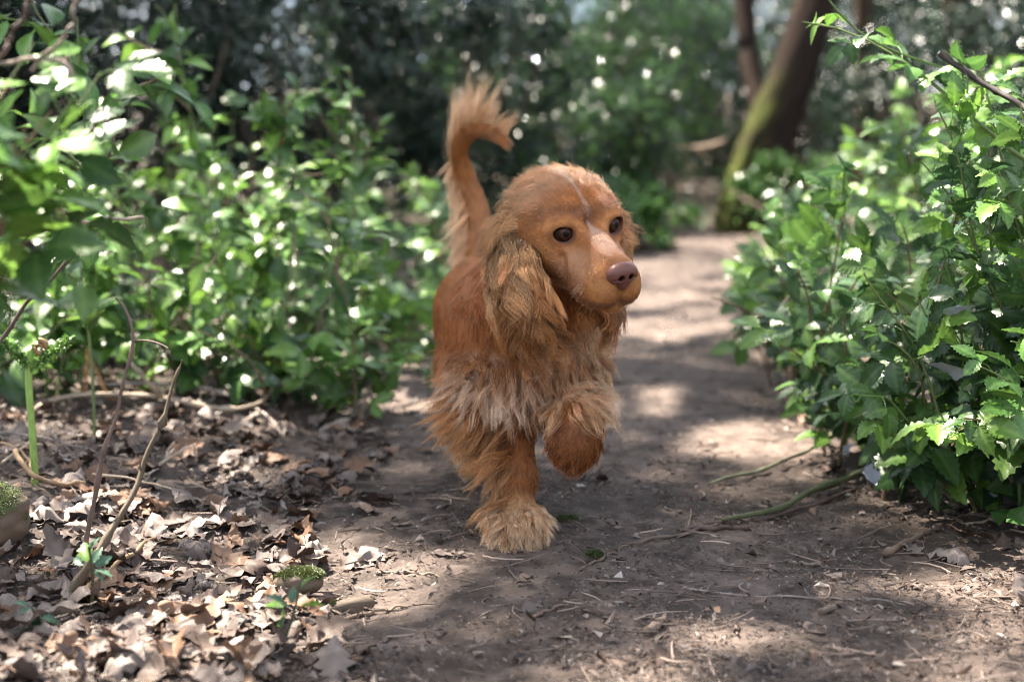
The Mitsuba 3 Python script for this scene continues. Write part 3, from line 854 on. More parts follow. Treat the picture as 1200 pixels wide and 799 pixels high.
        pts = grow(p, nn, fl, length, np.full(n, 0.20), 0.30, 0.0085, 0.052, 0.82, ncl, 6, rng, wander=0.14, messy=0.08)
        lk = meshkit.noise(p * 70, 21)[:, None]
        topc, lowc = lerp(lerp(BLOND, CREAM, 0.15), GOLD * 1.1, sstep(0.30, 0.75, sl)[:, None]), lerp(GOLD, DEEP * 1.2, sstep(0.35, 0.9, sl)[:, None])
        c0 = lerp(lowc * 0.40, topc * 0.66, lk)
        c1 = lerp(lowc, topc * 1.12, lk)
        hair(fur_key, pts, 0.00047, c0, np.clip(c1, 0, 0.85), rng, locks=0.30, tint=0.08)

    # eyes
    for k, (e, o) in enumerate(zip(EYES, EYE_OUT)):
        m = trimesh.creation.icosphere(4, 0.0146)
        look_dir = unit(o * 0.62 + np.array([-0.12, 0.75, 0.05]))
        ang = np.degrees(np.arccos(np.clip(unit(m.vertices) @ look_dir, -1, 1)))
        bulge = 1 + 0.05 * sstep(42, 20, ang)
        a = np.arctan2(m.vertices[:, 2], m.vertices[:, 0])
        iris = np.array([0.050, 0.019, 0.007]) * (0.75 + 0.5 * meshkit.noise(np.stack([np.cos(a) * 9, np.sin(a) * 9, ang / 9], 1), 3))[:, None]
        col = np.where((ang < 17)[:, None], [0.002, 0.002, 0.002], iris)
        col = lerp(col, np.array([0.012, 0.006, 0.004]), sstep(36, 41, ang)[:, None])
        col = lerp(col, np.array([0.035, 0.018, 0.013]), sstep(47, 52, ang)[:, None])
        key = 'dog__eye' + ('' if k == 0 else '_001')
        put(key, (from_head(e + m.vertices * bulge[:, None]), m.faces), 'eye', smooth=True, color=col)

    # nose
    def nose_sdf(p):
        q = p.copy()
        q[..., 0] = np.abs(q[..., 0])
        d = smin(ell(q, (0, 0.0945, -0.0385), (0.0195, 0.0130, 0.0145)), ell(q, (0.0125, 0.0920, -0.0415), (0.0095, 0.0115, 0.0105)), 0.008)
        d = smin(d, ell(q, (0, 0.0950, -0.052), (0.0090, 0.0075, 0.0115)), 0.006)
        d = smax(d, -cone(q, (0.0072, 0.107, -0.0435), (0.0085, 0.097, -0.0435), 0.0040, 0.0028), 0.003)
        d = smax(d, -cone(q, (0.0100, 0.106, -0.0445), (0.0185, 0.0985, -0.0475), 0.0016, 0.0012), 0.002)
        return smax(d, -cone(q, (0, 0.110, -0.046), (0, 0.103, -0.064), 0.0016, 0.0016), 0.002)
    nv, nf = surface(nose_sdf, (-0.028, 0.074, -0.068), (0.028, 0.116, -0.018), 0.0010)
    dd = np.minimum(cone(np.abs(nv) * [1, 0, 0] + nv * [0, 1, 1], (0.0072, 0.105, -0.0435), (0.0085, 0.097, -0.0435), 0.0038, 0.003), 0.01)
    nc = np.array([0.125, 0.047, 0.035]) * (0.8 + 0.4 * meshkit.noise(nv * 900, 4))[:, None]
    nc = lerp(nc, np.array([0.155, 0.066, 0.052]), sstep(-0.036, -0.028, nv[:, 2])[:, None] * 0.5)
    nc = lerp(nc, np.array([0.03, 0.012, 0.010]), sstep(0.0014, -0.0002, dd)[:, None])
    put('dog__nose', (from_head(nv), nf), 'nose', smooth=True, color=nc)

    # whiskers and brow hairs
    w = []
    for sgn in (1, -1):
        for k in range(6):
            a = np.array([sgn * rng.uniform(0.024, 0.031), rng.uniform(0.045, 0.080), rng.uniform(-0.066, -0.048)])
            dirn = unit([sgn * 0.9, rng.uniform(-0.15, 0.5), rng.uniform(-0.6, 0.15)])
            L = rng.uniform(0.025, 0.045)
            w.append(np.stack([a + dirn * L * t + np.array([0, 0, -0.010]) * t * t for t in np.linspace(0, 1, 6)]))
        for k in range(4):
            a = np.array([sgn * rng.uniform(0.026, 0.038), 0.006, rng.uniform(0.02, 0.026)])
            dirn = unit([sgn * 0.5, 0.7, 0.5])
            w.append(np.stack([a + dirn * 0.02 * t for t in np.linspace(0, 1, 6)]))
    w = from_head(np.array(w))
    hair('dog__whisker', w, 0.00016, np.tile(CREAM, (len(w), 1)), np.tile(WHITE, (len(w), 1)), rng)
    for key, kind in (('face_coat', 'stuff'), ('crown_hair', 'stuff'), ('short_coat', 'stuff'), ('long_coat', 'stuff'), ('chest_ruff', 'stuff'), ('leg_feathering', 'stuff'), ('leg_feathering_001', 'stuff'), ('leg_feathering_002', 'stuff'),
                      ('paw_tuft', 'stuff'), ('paw_tuft_001', 'stuff'), ('tail_feathering', 'stuff'), ('tail_feathering_001', 'stuff'), ('ear_fur', 'stuff'), ('ear_fur_001', 'stuff'), ('whisker', 'stuff')):
        labels['dog__' + key] = {'kind': kind}
    labels['dog__chest_ruff']['label'] = 'long white and cream chest hair'
    labels['dog__tail_feathering']['label'] = 'pale wispy hair along the raised tail'
    labels['dog__nose'] = {'label': 'pinkish brown nose'}


COLOR = {'type': 'mesh_attribute', 'name': 'vertex_color'}
scene['fur'] = {'type': 'twosided', 'b': {'type': 'principled', 'base_color': COLOR, 'roughness': 0.32, 'specular': 0.42}}
scene['skin'] = {'type': 'twosided', 'b': {'type': 'principled', 'base_color': COLOR, 'roughness': 0.6, 'specular': 0.3}}
scene['eye'] = {'type': 'principled', 'base_color': COLOR, 'roughness': 0.4, 'specular': 0.15, 'clearcoat': 0.28, 'clearcoat_gloss': 0.99}
scene['nose'] = {'type': 'principled', 'base_color': COLOR, 'roughness': 0.40, 'specular': 0.35}
build_dog()

# ---------------------------------------------------------------- leaves
LEAF = {'type': 'mesh_attribute', 'name': 'vertex_color'}


def foliage(gloss, roughness, specular, through):
    """A leaf: a shining surface over a blade that lets light through."""
    return {'type': 'blendbsdf', 'weight': through,
            'a': {'type': 'twosided', 'b': {'type': 'principled', 'base_color': LEAF, 'roughness': roughness, 'specular': specular, 'clearcoat': gloss, 'clearcoat_gloss': 0.9}},
            'b': {'type': 'principledthin', 'base_color': LEAF, 'roughness': 0.5, 'eta': 1.4, 'diff_trans': 1.7, 'spec_trans': 0.0}}


scene['leaf'] = foliage(0.0, 0.34, 0.60, 0.42)
scene['glossy_leaf'] = foliage(0.0, 0.30, 0.24, 0.12)
scene['shining_leaf'] = foliage(0.0, 0.14, 0.50, 0.18)
scene['canopy_leaf'] = foliage(0.0, 0.5, 0.4, 0.25)



def blade(L, W, nu, nv, teeth, fold, droop, pleat, point=0.85, seed=0):
    """One leaflet along +x, its upper side towards +z: folded at the midrib, pleated along the side veins, toothed at the edge."""
    u = np.linspace(0, 1, nu)
    v = np.linspace(-1, 1, nv)
    w = W * 0.5 * np.sin(np.pi * np.clip(u, 0.012, 0.988) ** point) ** 0.85
    U, V = np.meshgrid(u, v, indexing='ij')
    edge = np.abs(V) > 0.99
    y = w[:, None] * V * (1 + np.where(edge, teeth * np.where(np.arange(nu) % 2, 1, -1)[:, None], 0))
    x = L * U - 0.10 * L * teeth * 4 * edge * 0
    z = fold * np.abs(y) + pleat * W * np.cos(6.28 * (U * 5.5 - np.abs(V) * 0.9)) * np.abs(V) * (1 - np.abs(V) * 0.4)
    z = z + 0.05 * W * (meshkit.noise(np.stack([U * 3, V * 1.5, 0 * U + seed], -1), seed) - 0.5)
    a = droop * U
    xx = np.where(droop == 0, x, L * np.sin(a) / max(droop, 1e-6)) - z * np.sin(a)
    zz = -L * (1 - np.cos(a)) / max(droop, 1e-6) + z * np.cos(a)
    p = np.stack([xx, y, zz], -1).reshape(-1, 3)
    i, j = np.meshgrid(np.arange(nu - 1), np.arange(nv - 1), indexing='ij')
    q = np.stack([i * nv + j, (i + 1) * nv + j, (i + 1) * nv + j + 1, i * nv + j + 1], -1).reshape(-1, 4)
    vein = np.maximum(np.exp(-(V / 0.10) ** 2), 0.55 * np.clip(np.cos(6.28 * (U * 5.5 - np.abs(V) * 0.9)), 0, 1) ** 6)
    return p, np.vstack([q[:, [0, 1, 2]], q[:, [0, 2, 3]]]), vein.reshape(-1)


GREENS = 0.72 * np.array([[0.052, 0.122, 0.034], [0.064, 0.148, 0.036], [0.040, 0.100, 0.036], [0.092, 0.185, 0.036], [0.052, 0.118, 0.046], [0.076, 0.160, 0.034]])
FRESH = 0.85 * np.array([[0.115, 0.24, 0.040], [0.140, 0.265, 0.045], [0.095, 0.21, 0.048]])


def coloured(parts, tone, seed):
    """Joins (vertices, triangles, vein) pieces into one ply dict with blade and vein colours."""
    v, f = join([(a, b) for a, b, _ in parts])
    vein = np.concatenate([c for *_, c in parts])
    t = tone * (0.80 + 0.40 * meshkit.noise(v * 60, seed))[:, None]
    col = lerp(t, tone * 1.35 + np.array([0.03, 0.03, 0.012]), (vein * 0.85)[:, None])
    return pool(f'green_leaf_kind_{seed}', ply((v, f), 'leaf', smooth=True, color=np.clip(col, 0, 1))), v, f, col


def moved(part, R, at_=(0, 0, 0), s=1.0):
    v, f, c = part
    return v @ np.asarray(R).T * s + np.asarray(at_), f, c


def stalk(a, b, r0, r1, sag=0.0, sides=4):
    a, b = np.asarray(a, float), np.asarray(b, float)
    v, f = tube([a, (a + b) / 2 + [0, 0, -sag], b], [r0, (r0 + r1) / 2, r1], sides)
    return v, f, np.full(len(v), 0.9)


def bramble_leaf(tone, seed, fine=True):
    """Three toothed leaflets on a common stalk (the stalk starts at the origin and runs along +x)."""
    r = np.random.default_rng(seed)
    parts = [stalk((0, 0, 0), (0.040, 0, 0.004), 0.0013, 0.0009, -0.004)]
    L = 0.066
    for k, a in enumerate((0, 1.15, -1.15)):
        nu, nv = (15, 7) if fine else (7, 3)
        b = blade(L * (1.0 if k == 0 else 0.82), L * 0.60 * (1.0 if k == 0 else 0.9), nu, nv, 0.13, r.uniform(0.10, 0.32), r.uniform(0.25, 0.9), 0.075 if fine else 0, seed=seed + k)
        R = turn(a + r.normal() * 0.12, r.normal() * 0.18, r.uniform(0.0, 0.35))
        base = np.array([0.040 + (0.014 if k == 0 else 0.0), 0, 0.004])
        if k == 0:
            parts.append(stalk((0.040, 0, 0.004), base, 0.0008, 0.0007))
        parts.append(moved(b, R, base))
    return coloured(parts, tone, seed)


def sapling_leaf(tone, seed):
    """One smooth pointed leaf on a short stalk."""
    r = np.random.default_rng(seed)
    b = blade(0.066, 0.034, 9, 5, 0.0, r.uniform(0.15, 0.5), r.uniform(0.3, 1.0), 0.012, point=0.9, seed=seed)
    return coloured([stalk((0, 0, 0), (0.012, 0, 0.001), 0.0009, 0.0007), moved(b, np.eye(3), (0.012, 0, 0.001))], tone, seed)


BRAMBLE = [bramble_leaf(GREENS[k % 6], 100 + k) for k in range(12)]
BRAMBLE_FAR = [bramble_leaf(GREENS[k % 6] if k < 6 else FRESH[k - 6], 400 + k, False) for k in range(8)]
BRAMBLE_FRESH = [bramble_leaf(FRESH[k % 3], 200 + k) for k in range(4)]
SAPLING = [sapling_leaf(GREENS[[1, 3, 5, 0][k % 4]], 300 + k) for k in range(8)]
SAPLING_FRESH = [sapling_leaf(FRESH[k % 3], 320 + k) for k in range(3)]
scene['stem'] = {'type': 'twosided', 'b': {'type': 'principled', 'base_color': LEAF, 'roughness': 0.5, 'specular': 0.4}}
STEM_GREEN, STEM_RED, STEM_BROWN = np.array([0.13, 0.20, 0.055]), np.array([0.17, 0.105, 0.055]), np.array([0.16, 0.115, 0.08])


def leaf_frame(direction, up, roll=0.0):
    """Turns a leaf so that its stalk runs along direction and its upper side faces up as far as it can."""
    x = unit(direction)
    y = unit(np.cross(up, x))
    z = np.cross(x, y)
    c, s = math.cos(roll), math.sin(roll)
    return np.stack([x, y * c + z * s, z * c - y * s], 1)


def stem_mesh(line, r0, r1, thorny, rng, sides=6):
    n = len(line)
    r = np.linspace(r0, r1, n)
    v, f = tube(line, r, sides, 0.10)
    parts = [(v, f)]
    if thorny:
        seg = np.linalg.norm(np.diff(line, axis=0), axis=1).sum()
        for _ in range(int(seg / 0.022)):
            i = rng.integers(1, n - 1)
            tg = unit(line[i + 1] - line[i - 1])
            o = unit(np.cross(tg, rng.normal(size=3)))
            b = line[i] + o * r[i] * 0.8
            parts.append((np.array([b + tg * 0.0016, b - tg * 0.0016, b + np.cross(tg, o) * 0.0010, b + o * 0.0042 - tg * 0.0012]), np.array([[0, 1, 3], [1, 2, 3], [2, 0, 3]])))
    return join(parts)


CAM_SIDE = unit(np.array([0, -1.0, 0.35]))


def plant(key, label, category, group, canes, kind, rng, spacing, size=(0.7, 1.25), fresh=0.12, single=True, stem_r=0.0032, thorny=True, bare=0.15, light=np.array([0, -0.25, 1.0]), green=0.5):
    """A leafy plant: canes as polylines; leaves alternate (bramble) or in pairs (sapling) along each. single: every leaf an entry of its own, else one mass."""
    key = numbered(key)
    tag(key, label, category, group)
    plain, young = (BRAMBLE, BRAMBLE_FRESH) if kind == 'bramble' else (SAPLING, SAPLING_FRESH)
    leaf_n, cane_n, mv, mc = 0, 0, [], []
    for line in canes:
        col = lerp(STEM_GREEN if rng.random() < green else STEM_RED, STEM_BROWN, rng.uniform(0, 0.5))
        v, f = stem_mesh(line, stem_r, stem_r * 0.35, thorny, rng)
        put(f'{key}__cane' + (f'_{cane_n:03d}' if cane_n else ''), (v, f), 'stem', smooth=True, color=np.clip(np.tile(col, (len(v), 1)) * (0.8 + 0.4 * meshkit.noise(v * 120, 2))[:, None], 0, 1))
        cane_n += 1
        s = np.r_[0, np.cumsum(np.linalg.norm(np.diff(line, axis=0), axis=1))]
        pos, side = s[-1] * bare, 1
        while pos < s[-1]:
            p = np.array([np.interp(pos, s, line[:, k]) for k in range(3)])
            p1 = np.array([np.interp(min(pos + 0.01, s[-1]), s, line[:, k]) for k in range(3)])
            tg = unit(p1 - p + 1e-9) if pos < s[-1] - 0.012 else unit(line[-1] - line[-2])
            t = pos / s[-1]
            for sgn in ((side,) if kind == 'bramble' else (1, -1)):
                across = unit(np.cross(tg, light) + 0.5 * rng.normal(size=3))
                d = unit(across * sgn + tg * rng.uniform(0.2, 0.9) + np.array([0, 0, rng.uniform(-0.15, 0.35)]))
                up = unit(light + 0.42 * rng.normal(size=3) - tg * 0.0)
                if abs(up @ d) > 0.9:
                    up = unit(up + rng.normal(size=3))
                R = leaf_frame(d, up)
                sc = rng.uniform(*size) * (1 - 0.40 * t ** 3)
                pool = young if rng.random() < fresh + 0.55 * (t > 0.9) else plain
                kd, lv, lf, lc = pool[rng.integers(len(pool))]
                if single and leaf_n < 300:
                    e = f'{key}__leaf' + (f'_{leaf_n:03d}' if leaf_n else '')
                    copy(e, kd, place(p, R, sc))
                    leaf_n += 1
                else:
                    if kind == 'bramble':
                        kd, lv, lf, lc = BRAMBLE_FAR[rng.integers(len(BRAMBLE_FAR))]
                    mv.append((lv @ R.T * sc + p, lf))
                    mc.append(lc * rng.uniform(0.8, 1.15))
            side = -side
            pos += spacing * rng.uniform(0.7, 1.3)
    if mv:
        put(f'{key}__foliage', join(mv), 'leaf', smooth=True, color=np.clip(np.vstack(mc), 0, 1))
        labels[f'{key}__foliage'] = {'kind': 'stuff'}
    return key


def arching(base, tip, rise, n=14, rng=None):
    base, tip = np.asarray(base, float), np.asarray(tip, float)
    t = np.linspace(0, 1, n)[:, None]
    mid = base * 0.45 + tip * 0.55 + np.array([0, 0, rise])
    line = (1 - t) ** 2 * base + 2 * t * (1 - t) * mid + t * t * tip
    if rng is not None:
        line = line + 0.012 * np.sin(t * rng.uniform(4, 9) + rng.uniform(0, 6, 3)) * np.sin(np.pi * t)
    return line


# how high the two banks of growth stand, as rows of the photograph over its columns
RIGHT_CREST = ([840, 870, 900, 950, 1000, 1100, 1200, 1400], [400, 310, 270, 205, 155, 100, 40, 0])
LEFT_CREST = ([-200, 0, 60, 130, 200, 300, 400, 470, 520, 560, 600], [0, 30, 50, 105, 120, 125, 140, 165, 215, 270, 330])


def crest(p, line):
    px = 600 + FOCAL * p[0] / ((p - CAM) @ FWD)
    return max(0.05, at(px, np.interp(px, *line), p[1])[2])


# ---------------------------------------------------------------- the bramble bank on the right
def right_bank():
    rng = np.random.default_rng(31)
    rows = [(2.22, 0.98), (2.30, 0.76), (2.42, 0.66), (2.68, 0.62), (3.00, 0.62), (3.35, 0.64), (3.75, 0.70), (4.20, 0.78), (4.75, 0.88), (5.4, 0.98),
            (2.25, 1.00), (2.65, 0.96), (3.10, 0.98), (3.60, 1.05), (4.20, 1.15), (4.9, 1.28), (2.7, 1.35), (3.3, 1.40), (4.0, 1.55), (6.2, 1.35), (7.2, 1.75), (6.0, 1.8)]
    names = ['bramble at the right edge nearest the viewer, low leaves lit by the sun', 'bramble on the right with a toothed leaf held out over the path edge', 'bramble spreading low over the right edge of the path beside the fallen green stem']
    for k, (y, x) in enumerate(rows):
        canes = []
        back = k >= 10
        tall = 0.62 + (0.12 if back else 0) + (0.08 if k >= 16 else 0)
        n = 6 if not back else 5
        for c in range(n):
            b = drop(x + rng.uniform(-0.05, 0.12), y + rng.uniform(-0.12, 0.12))
            reach = rng.uniform(-0.22, 0.10) if not back else rng.uniform(-0.28, 0.2)
            h = tall * rng.uniform(0.35, 1.08) if not back else tall * rng.uniform(0.7, 1.15)
            if c == 0 and not back:
                h = rng.uniform(0.14, 0.24)
                reach = rng.uniform(-0.18, -0.06)
            tip = np.array([x + reach, y + rng.uniform(-0.30, 0.10), h])
            tip[2] = min(tip[2], crest(tip, RIGHT_CREST) - 0.03 + rng.normal() * 0.03)
            canes.append(arching(b, tip, rng.uniform(0.04, 0.12), rng=rng))
        at_place = 'nearest second third fourth fifth sixth seventh eighth ninth tenth'.split()
        where = ('at the path edge', 'in the second row', 'at the back of the bank')[0 if k < 10 else 1 if k < 16 else 2]
        rank = k if k < 10 else k - 10 if k < 16 else k - 16
        plant('bramble', f'green bramble right of the path, {at_place[rank]} from the viewer {where}', 'bramble', 'brambles right of the path', canes, 'bramble', rng,
              spacing=0.044 if y < 3.2 else 0.056, single=y < 3.7, size=(0.6, 1.4) if y < 3.2 else (0.85, 1.35), light=np.array([-0.12, -0.38, 1.0]), fresh=0.15)


# ---------------------------------------------------------------- the undergrowth on the left
def left_bank():
    rng, lots = np.random.default_rng(47), {}
    rows = [(3.05, -1.22, 0.62), (3.00, -1.00, 0.45), (3.05, -0.80, 0.40), (3.12, -0.62, 0.36), (3.20, -0.46, 0.26), (3.05, -0.38, 0.18), (3.9, -0.30, 0.34), (4.5, -0.25, 0.42), (3.6, -0.38, 0.34), (3.45, -1.30, 0.72), (3.45, -1.05, 0.66), (3.50, -0.80, 0.60), (3.60, -0.60, 0.50),
            (3.9, -0.46, 0.38), (4.0, -0.75, 0.66), (4.0, -1.15, 0.74), (4.1, -1.55, 0.80), (4.5, -0.50, 0.46), (4.7, -0.95, 0.74), (5.2, -0.60, 0.52), (5.3, -0.25, 0.44), (5.6, -1.2, 0.8), (6.0, -0.2, 0.55), (6.4, -0.7, 0.7)]
    for k, (y, x, H) in enumerate(rows):
        kind = 'bramble' if rng.random() < 0.5 else 'sapling'
        canes = []
        for c in range(7 if kind == 'bramble' else 8):
            b = drop(x + rng.uniform(-0.10, 0.10), y + rng.uniform(-0.10, 0.10))
            tip = np.array([x + rng.uniform(-0.22, 0.22), y + rng.uniform(-0.22, 0.12), H * rng.uniform(0.4, 1.1)])
            tip[2] = max(0.08, min(tip[2], crest(tip, LEFT_CREST) - 0.03 + rng.normal() * 0.03))
            canes.append(arching(b, tip, rng.uniform(0.02, 0.08), rng=rng))
        nm = 'bramble' if kind == 'bramble' else 'leafy_sapling'
        what = 'toothed bramble' if kind == 'bramble' else 'sapling with smooth paired leaves'
        where = 'in front' if y < 3.3 else 'in the middle' if y < 4.3 else 'at the back'
        made = plant(nm, f'{what} left of the path {where}', 'bramble' if kind == 'bramble' else 'sapling', 'plants of the left undergrowth', canes, kind, rng,
              spacing=0.064 if kind == 'bramble' else 0.048, single=y < 3.7, size=(0.6, 1.35) if kind == 'bramble' else (0.6, 1.7), fresh=0.42, stem_r=0.0026, thorny=kind == 'bramble')
        lots.setdefault((kind, where), []).append((x / y, made))
    for lot in lots.values():
        for word, (_, made) in zip('first second third fourth fifth sixth seventh eighth ninth tenth'.split(), sorted(lot)):
            labels[made]['label'] += f', {word} from left'
    # tall saplings that stand out against the dark hollies
    def upright(px, py, y, foot_px, label, n, side=0.16):
        tip = at(px, py, y)
        b = drop(at(foot_px, 500, y)[0], y)
        canes = [arching(b, tip, 0.02, rng=rng)]
        for c in range(n):
            t = rng.uniform(0.45, 0.9)
            q = canes[0][int(t * 13)]
            canes.append(arching(q, q + np.array([rng.uniform(-side, side), rng.uniform(-0.1, 0.1), rng.uniform(0.04, 0.18)]), 0.02, rng=rng))
        plant('leafy_sapling', label, 'sapling', None, canes, 'sapling', rng, spacing=0.050, single=True, size=(0.85, 1.5), fresh=0.30, stem_r=0.003, thorny=False, bare=0.25)
    upright(205, 5, 3.2, 270, 'tallest sapling on the left with thin yellow green shoots against the dark shrubs', 5)
    upright(410, 80, 3.6, 430, 'arching sapling just left of the tail with pale paired leaves', 6)
    upright(330, 110, 3.3, 330, 'upright sapling with fresh paired leaves in the middle of the left undergrowth', 5)
    upright(90, 20, 2.6, 110, 'sapling in the upper left corner with broad bright green leaves', 5)
    upright(385, 225, 3.0, 420, 'low sapling holding a bright translucent leaf beside the path', 3, 0.08)
    # blurred big leaves close to the camera on the left
    canes = []
    for px, py, y in ((60, 130, 1.42), (118, 85, 1.52), (10, 100, 1.36), (40, 50, 1.55), (128, 140, 1.48), (5, 180, 1.42), (90, 110, 1.46), (30, 150, 1.4)):
        canes.append(arching(drop(-0.72 + rng.uniform(-0.05, 0.05), 1.35), at(px, py, y), 0.10, rng=rng))
    plant('bramble', 'bramble close to the camera at the left edge with broad out of focus leaves', 'bramble', None, canes, 'bramble', rng, spacing=0.050, size=(0.9, 1.35), fresh=0.25, bare=0.74)


# ---------------------------------------------------------------- low cover, shrubs and trees
def leaf_cloud(points, normals, length, width, tones, rng, cup=0.25):
    """Many small folded leaves (4 triangles each) as one mesh with a colour per leaf."""
    n = len(points)
    d = unit(rng.normal(size=(n, 3)))
    x = unit(d - (d * normals).sum(1)[:, None] * normals)
    y = np.cross(normals, x)
    L, W = length * rng.uniform(0.6, 1.2, n), width * rng.uniform(0.6, 1.2, n)
    c = cup * W[:, None] * normals
    a, b = points - x * L[:, None] * 0.5, points + x * L[:, None] * 0.5 - normals * (0.2 * L)[:, None]
    m = points + normals * (0.05 * L)[:, None]
    l, r = m - x * (0.06 * L)[:, None] + y * (W * 0.5)[:, None] + c, m - x * (0.06 * L)[:, None] - y * (W * 0.5)[:, None] + c
    v = np.stack([a, r, b, l, m], 1).reshape(-1, 3)
    f = (np.array([[0, 1, 4], [1, 2, 4], [2, 3, 4], [3, 0, 4]])[None] + (np.arange(n) * 5)[:, None, None]).reshape(-1, 3)
    tone = tones[rng.integers(len(tones), size=n)] * rng.uniform(0.7, 1.25, (n, 1))
    return v, f, np.repeat(tone, 5, 0)


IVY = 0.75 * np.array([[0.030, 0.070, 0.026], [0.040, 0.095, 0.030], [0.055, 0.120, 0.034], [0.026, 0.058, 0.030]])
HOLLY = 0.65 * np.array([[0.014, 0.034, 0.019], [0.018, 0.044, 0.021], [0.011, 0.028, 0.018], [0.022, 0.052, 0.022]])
LAUREL = 0.72 * np.array([[0.050, 0.125, 0.030], [0.070, 0.160, 0.034], [0.040, 0.095, 0.030], [0.095, 0.190, 0.036]])


def ground_cover():
    rng = np.random.default_rng(61)
    n = 34000
    y = 2.0 + 11 * rng.random(n) ** 1.4
    x = rng.uniform(-1, 1, n) * (0.45 + 0.45 * y)
    o = off_path(x, y)
    dens = meshkit.fbm(np.stack([x * 1.6, y * 1.6, 0 * x], -1), 3, 6)
    front = np.where(x < 0.2, sstep(2.95, 3.5, y), sstep(2.0, 2.3, y))
    keep = (o > 0.03) & (rng.random(n) < np.clip((dens - 0.30) * 3, 0, 1) * sstep(0.0, 0.28, o) * front)
    x, y = x[keep], y[keep]
    n = len(x)
    z = ground_z(x, y) + 0.015 + 0.16 * rng.random(n) ** 1.3 * sstep(0.0, 0.4, off_path(x, y))
    nn = unit(np.array([0, -0.25, 1.0]) + 0.5 * rng.normal(size=(n, 3)))
    v, f, c = leaf_cloud(np.stack([x, y, z], -1), nn, 0.048, 0.036, np.vstack([IVY, GREENS[:2]]), rng)
    put('ground_ivy', (v, f), 'leaf', smooth=False, color=c)
    tag('ground_ivy', 'low dark green ivy and seedlings covering the ground under the brambles', 'ground cover', kind='stuff')


def shrub(key, label, category, group, foot, size, n, tones, rng, bsdf, leaf=(0.065, 0.032), trunk=0.022, lean=(0, 0), hollow=0.35):
    """A bushy evergreen: several stems and a ragged crown of separate leaves standing in clumps, with gaps between the clumps."""
    key = numbered(key)
    tag(key, label, category, group)
    foot, size = np.asarray(foot, float), np.asarray(size, float)
    centre = foot + np.array([lean[0], lean[1], size[2]])
    clumps = []
    while len(clumps) < max(16, n // 150):
        d = unit(rng.normal(size=3)) * rng.uniform(hollow, 1.0) ** 0.6
        if d[2] > -0.95:
            clumps.append(centre + d * size)
    clumps = np.array(clumps)
    which = rng.integers(len(clumps), size=n)
    spread = 0.17 * size.mean() * rng.uniform(0.5, 1.2, len(clumps))
    p = clumps[which] + rng.normal(size=(n, 3)) * spread[which][:, None] * [1, 1, 0.75]
    p[:, 2] = np.maximum(p[:, 2], foot[2] + 0.02)
    nn = unit(np.array([0, 0, 0.8]) + 0.4 * unit(p - centre) + 0.55 * rng.normal(size=(n, 3)))
    v, f, c = leaf_cloud(p, nn, leaf[0], leaf[1], tones, rng)
    put(f'{key}__crown', (v, f), bsdf, color=c)
    labels[f'{key}__crown'] = {'kind': 'stuff'}
    limbs = []
    for q in clumps[:: max(1, len(clumps) // 14)]:
        m = foot * 0.4 + q * 0.6 + [0, 0, -0.15 * size[2]] + rng.normal(size=3) * 0.06
        line = curve([foot + rng.normal(size=3) * [0.05, 0.05, 0], m, q], 9)
        limbs.append(tube(line, np.linspace(trunk, trunk * 0.25, 9), 6, 0.15))
    lv, lf = join(limbs)
    put(f'{key}__stem', (lv, lf), 'wood', smooth=True, color=np.array([0.085, 0.066, 0.050]) * (0.6 + 0.8 * meshkit.noise(lv * 40, 3))[:, None])
    return key


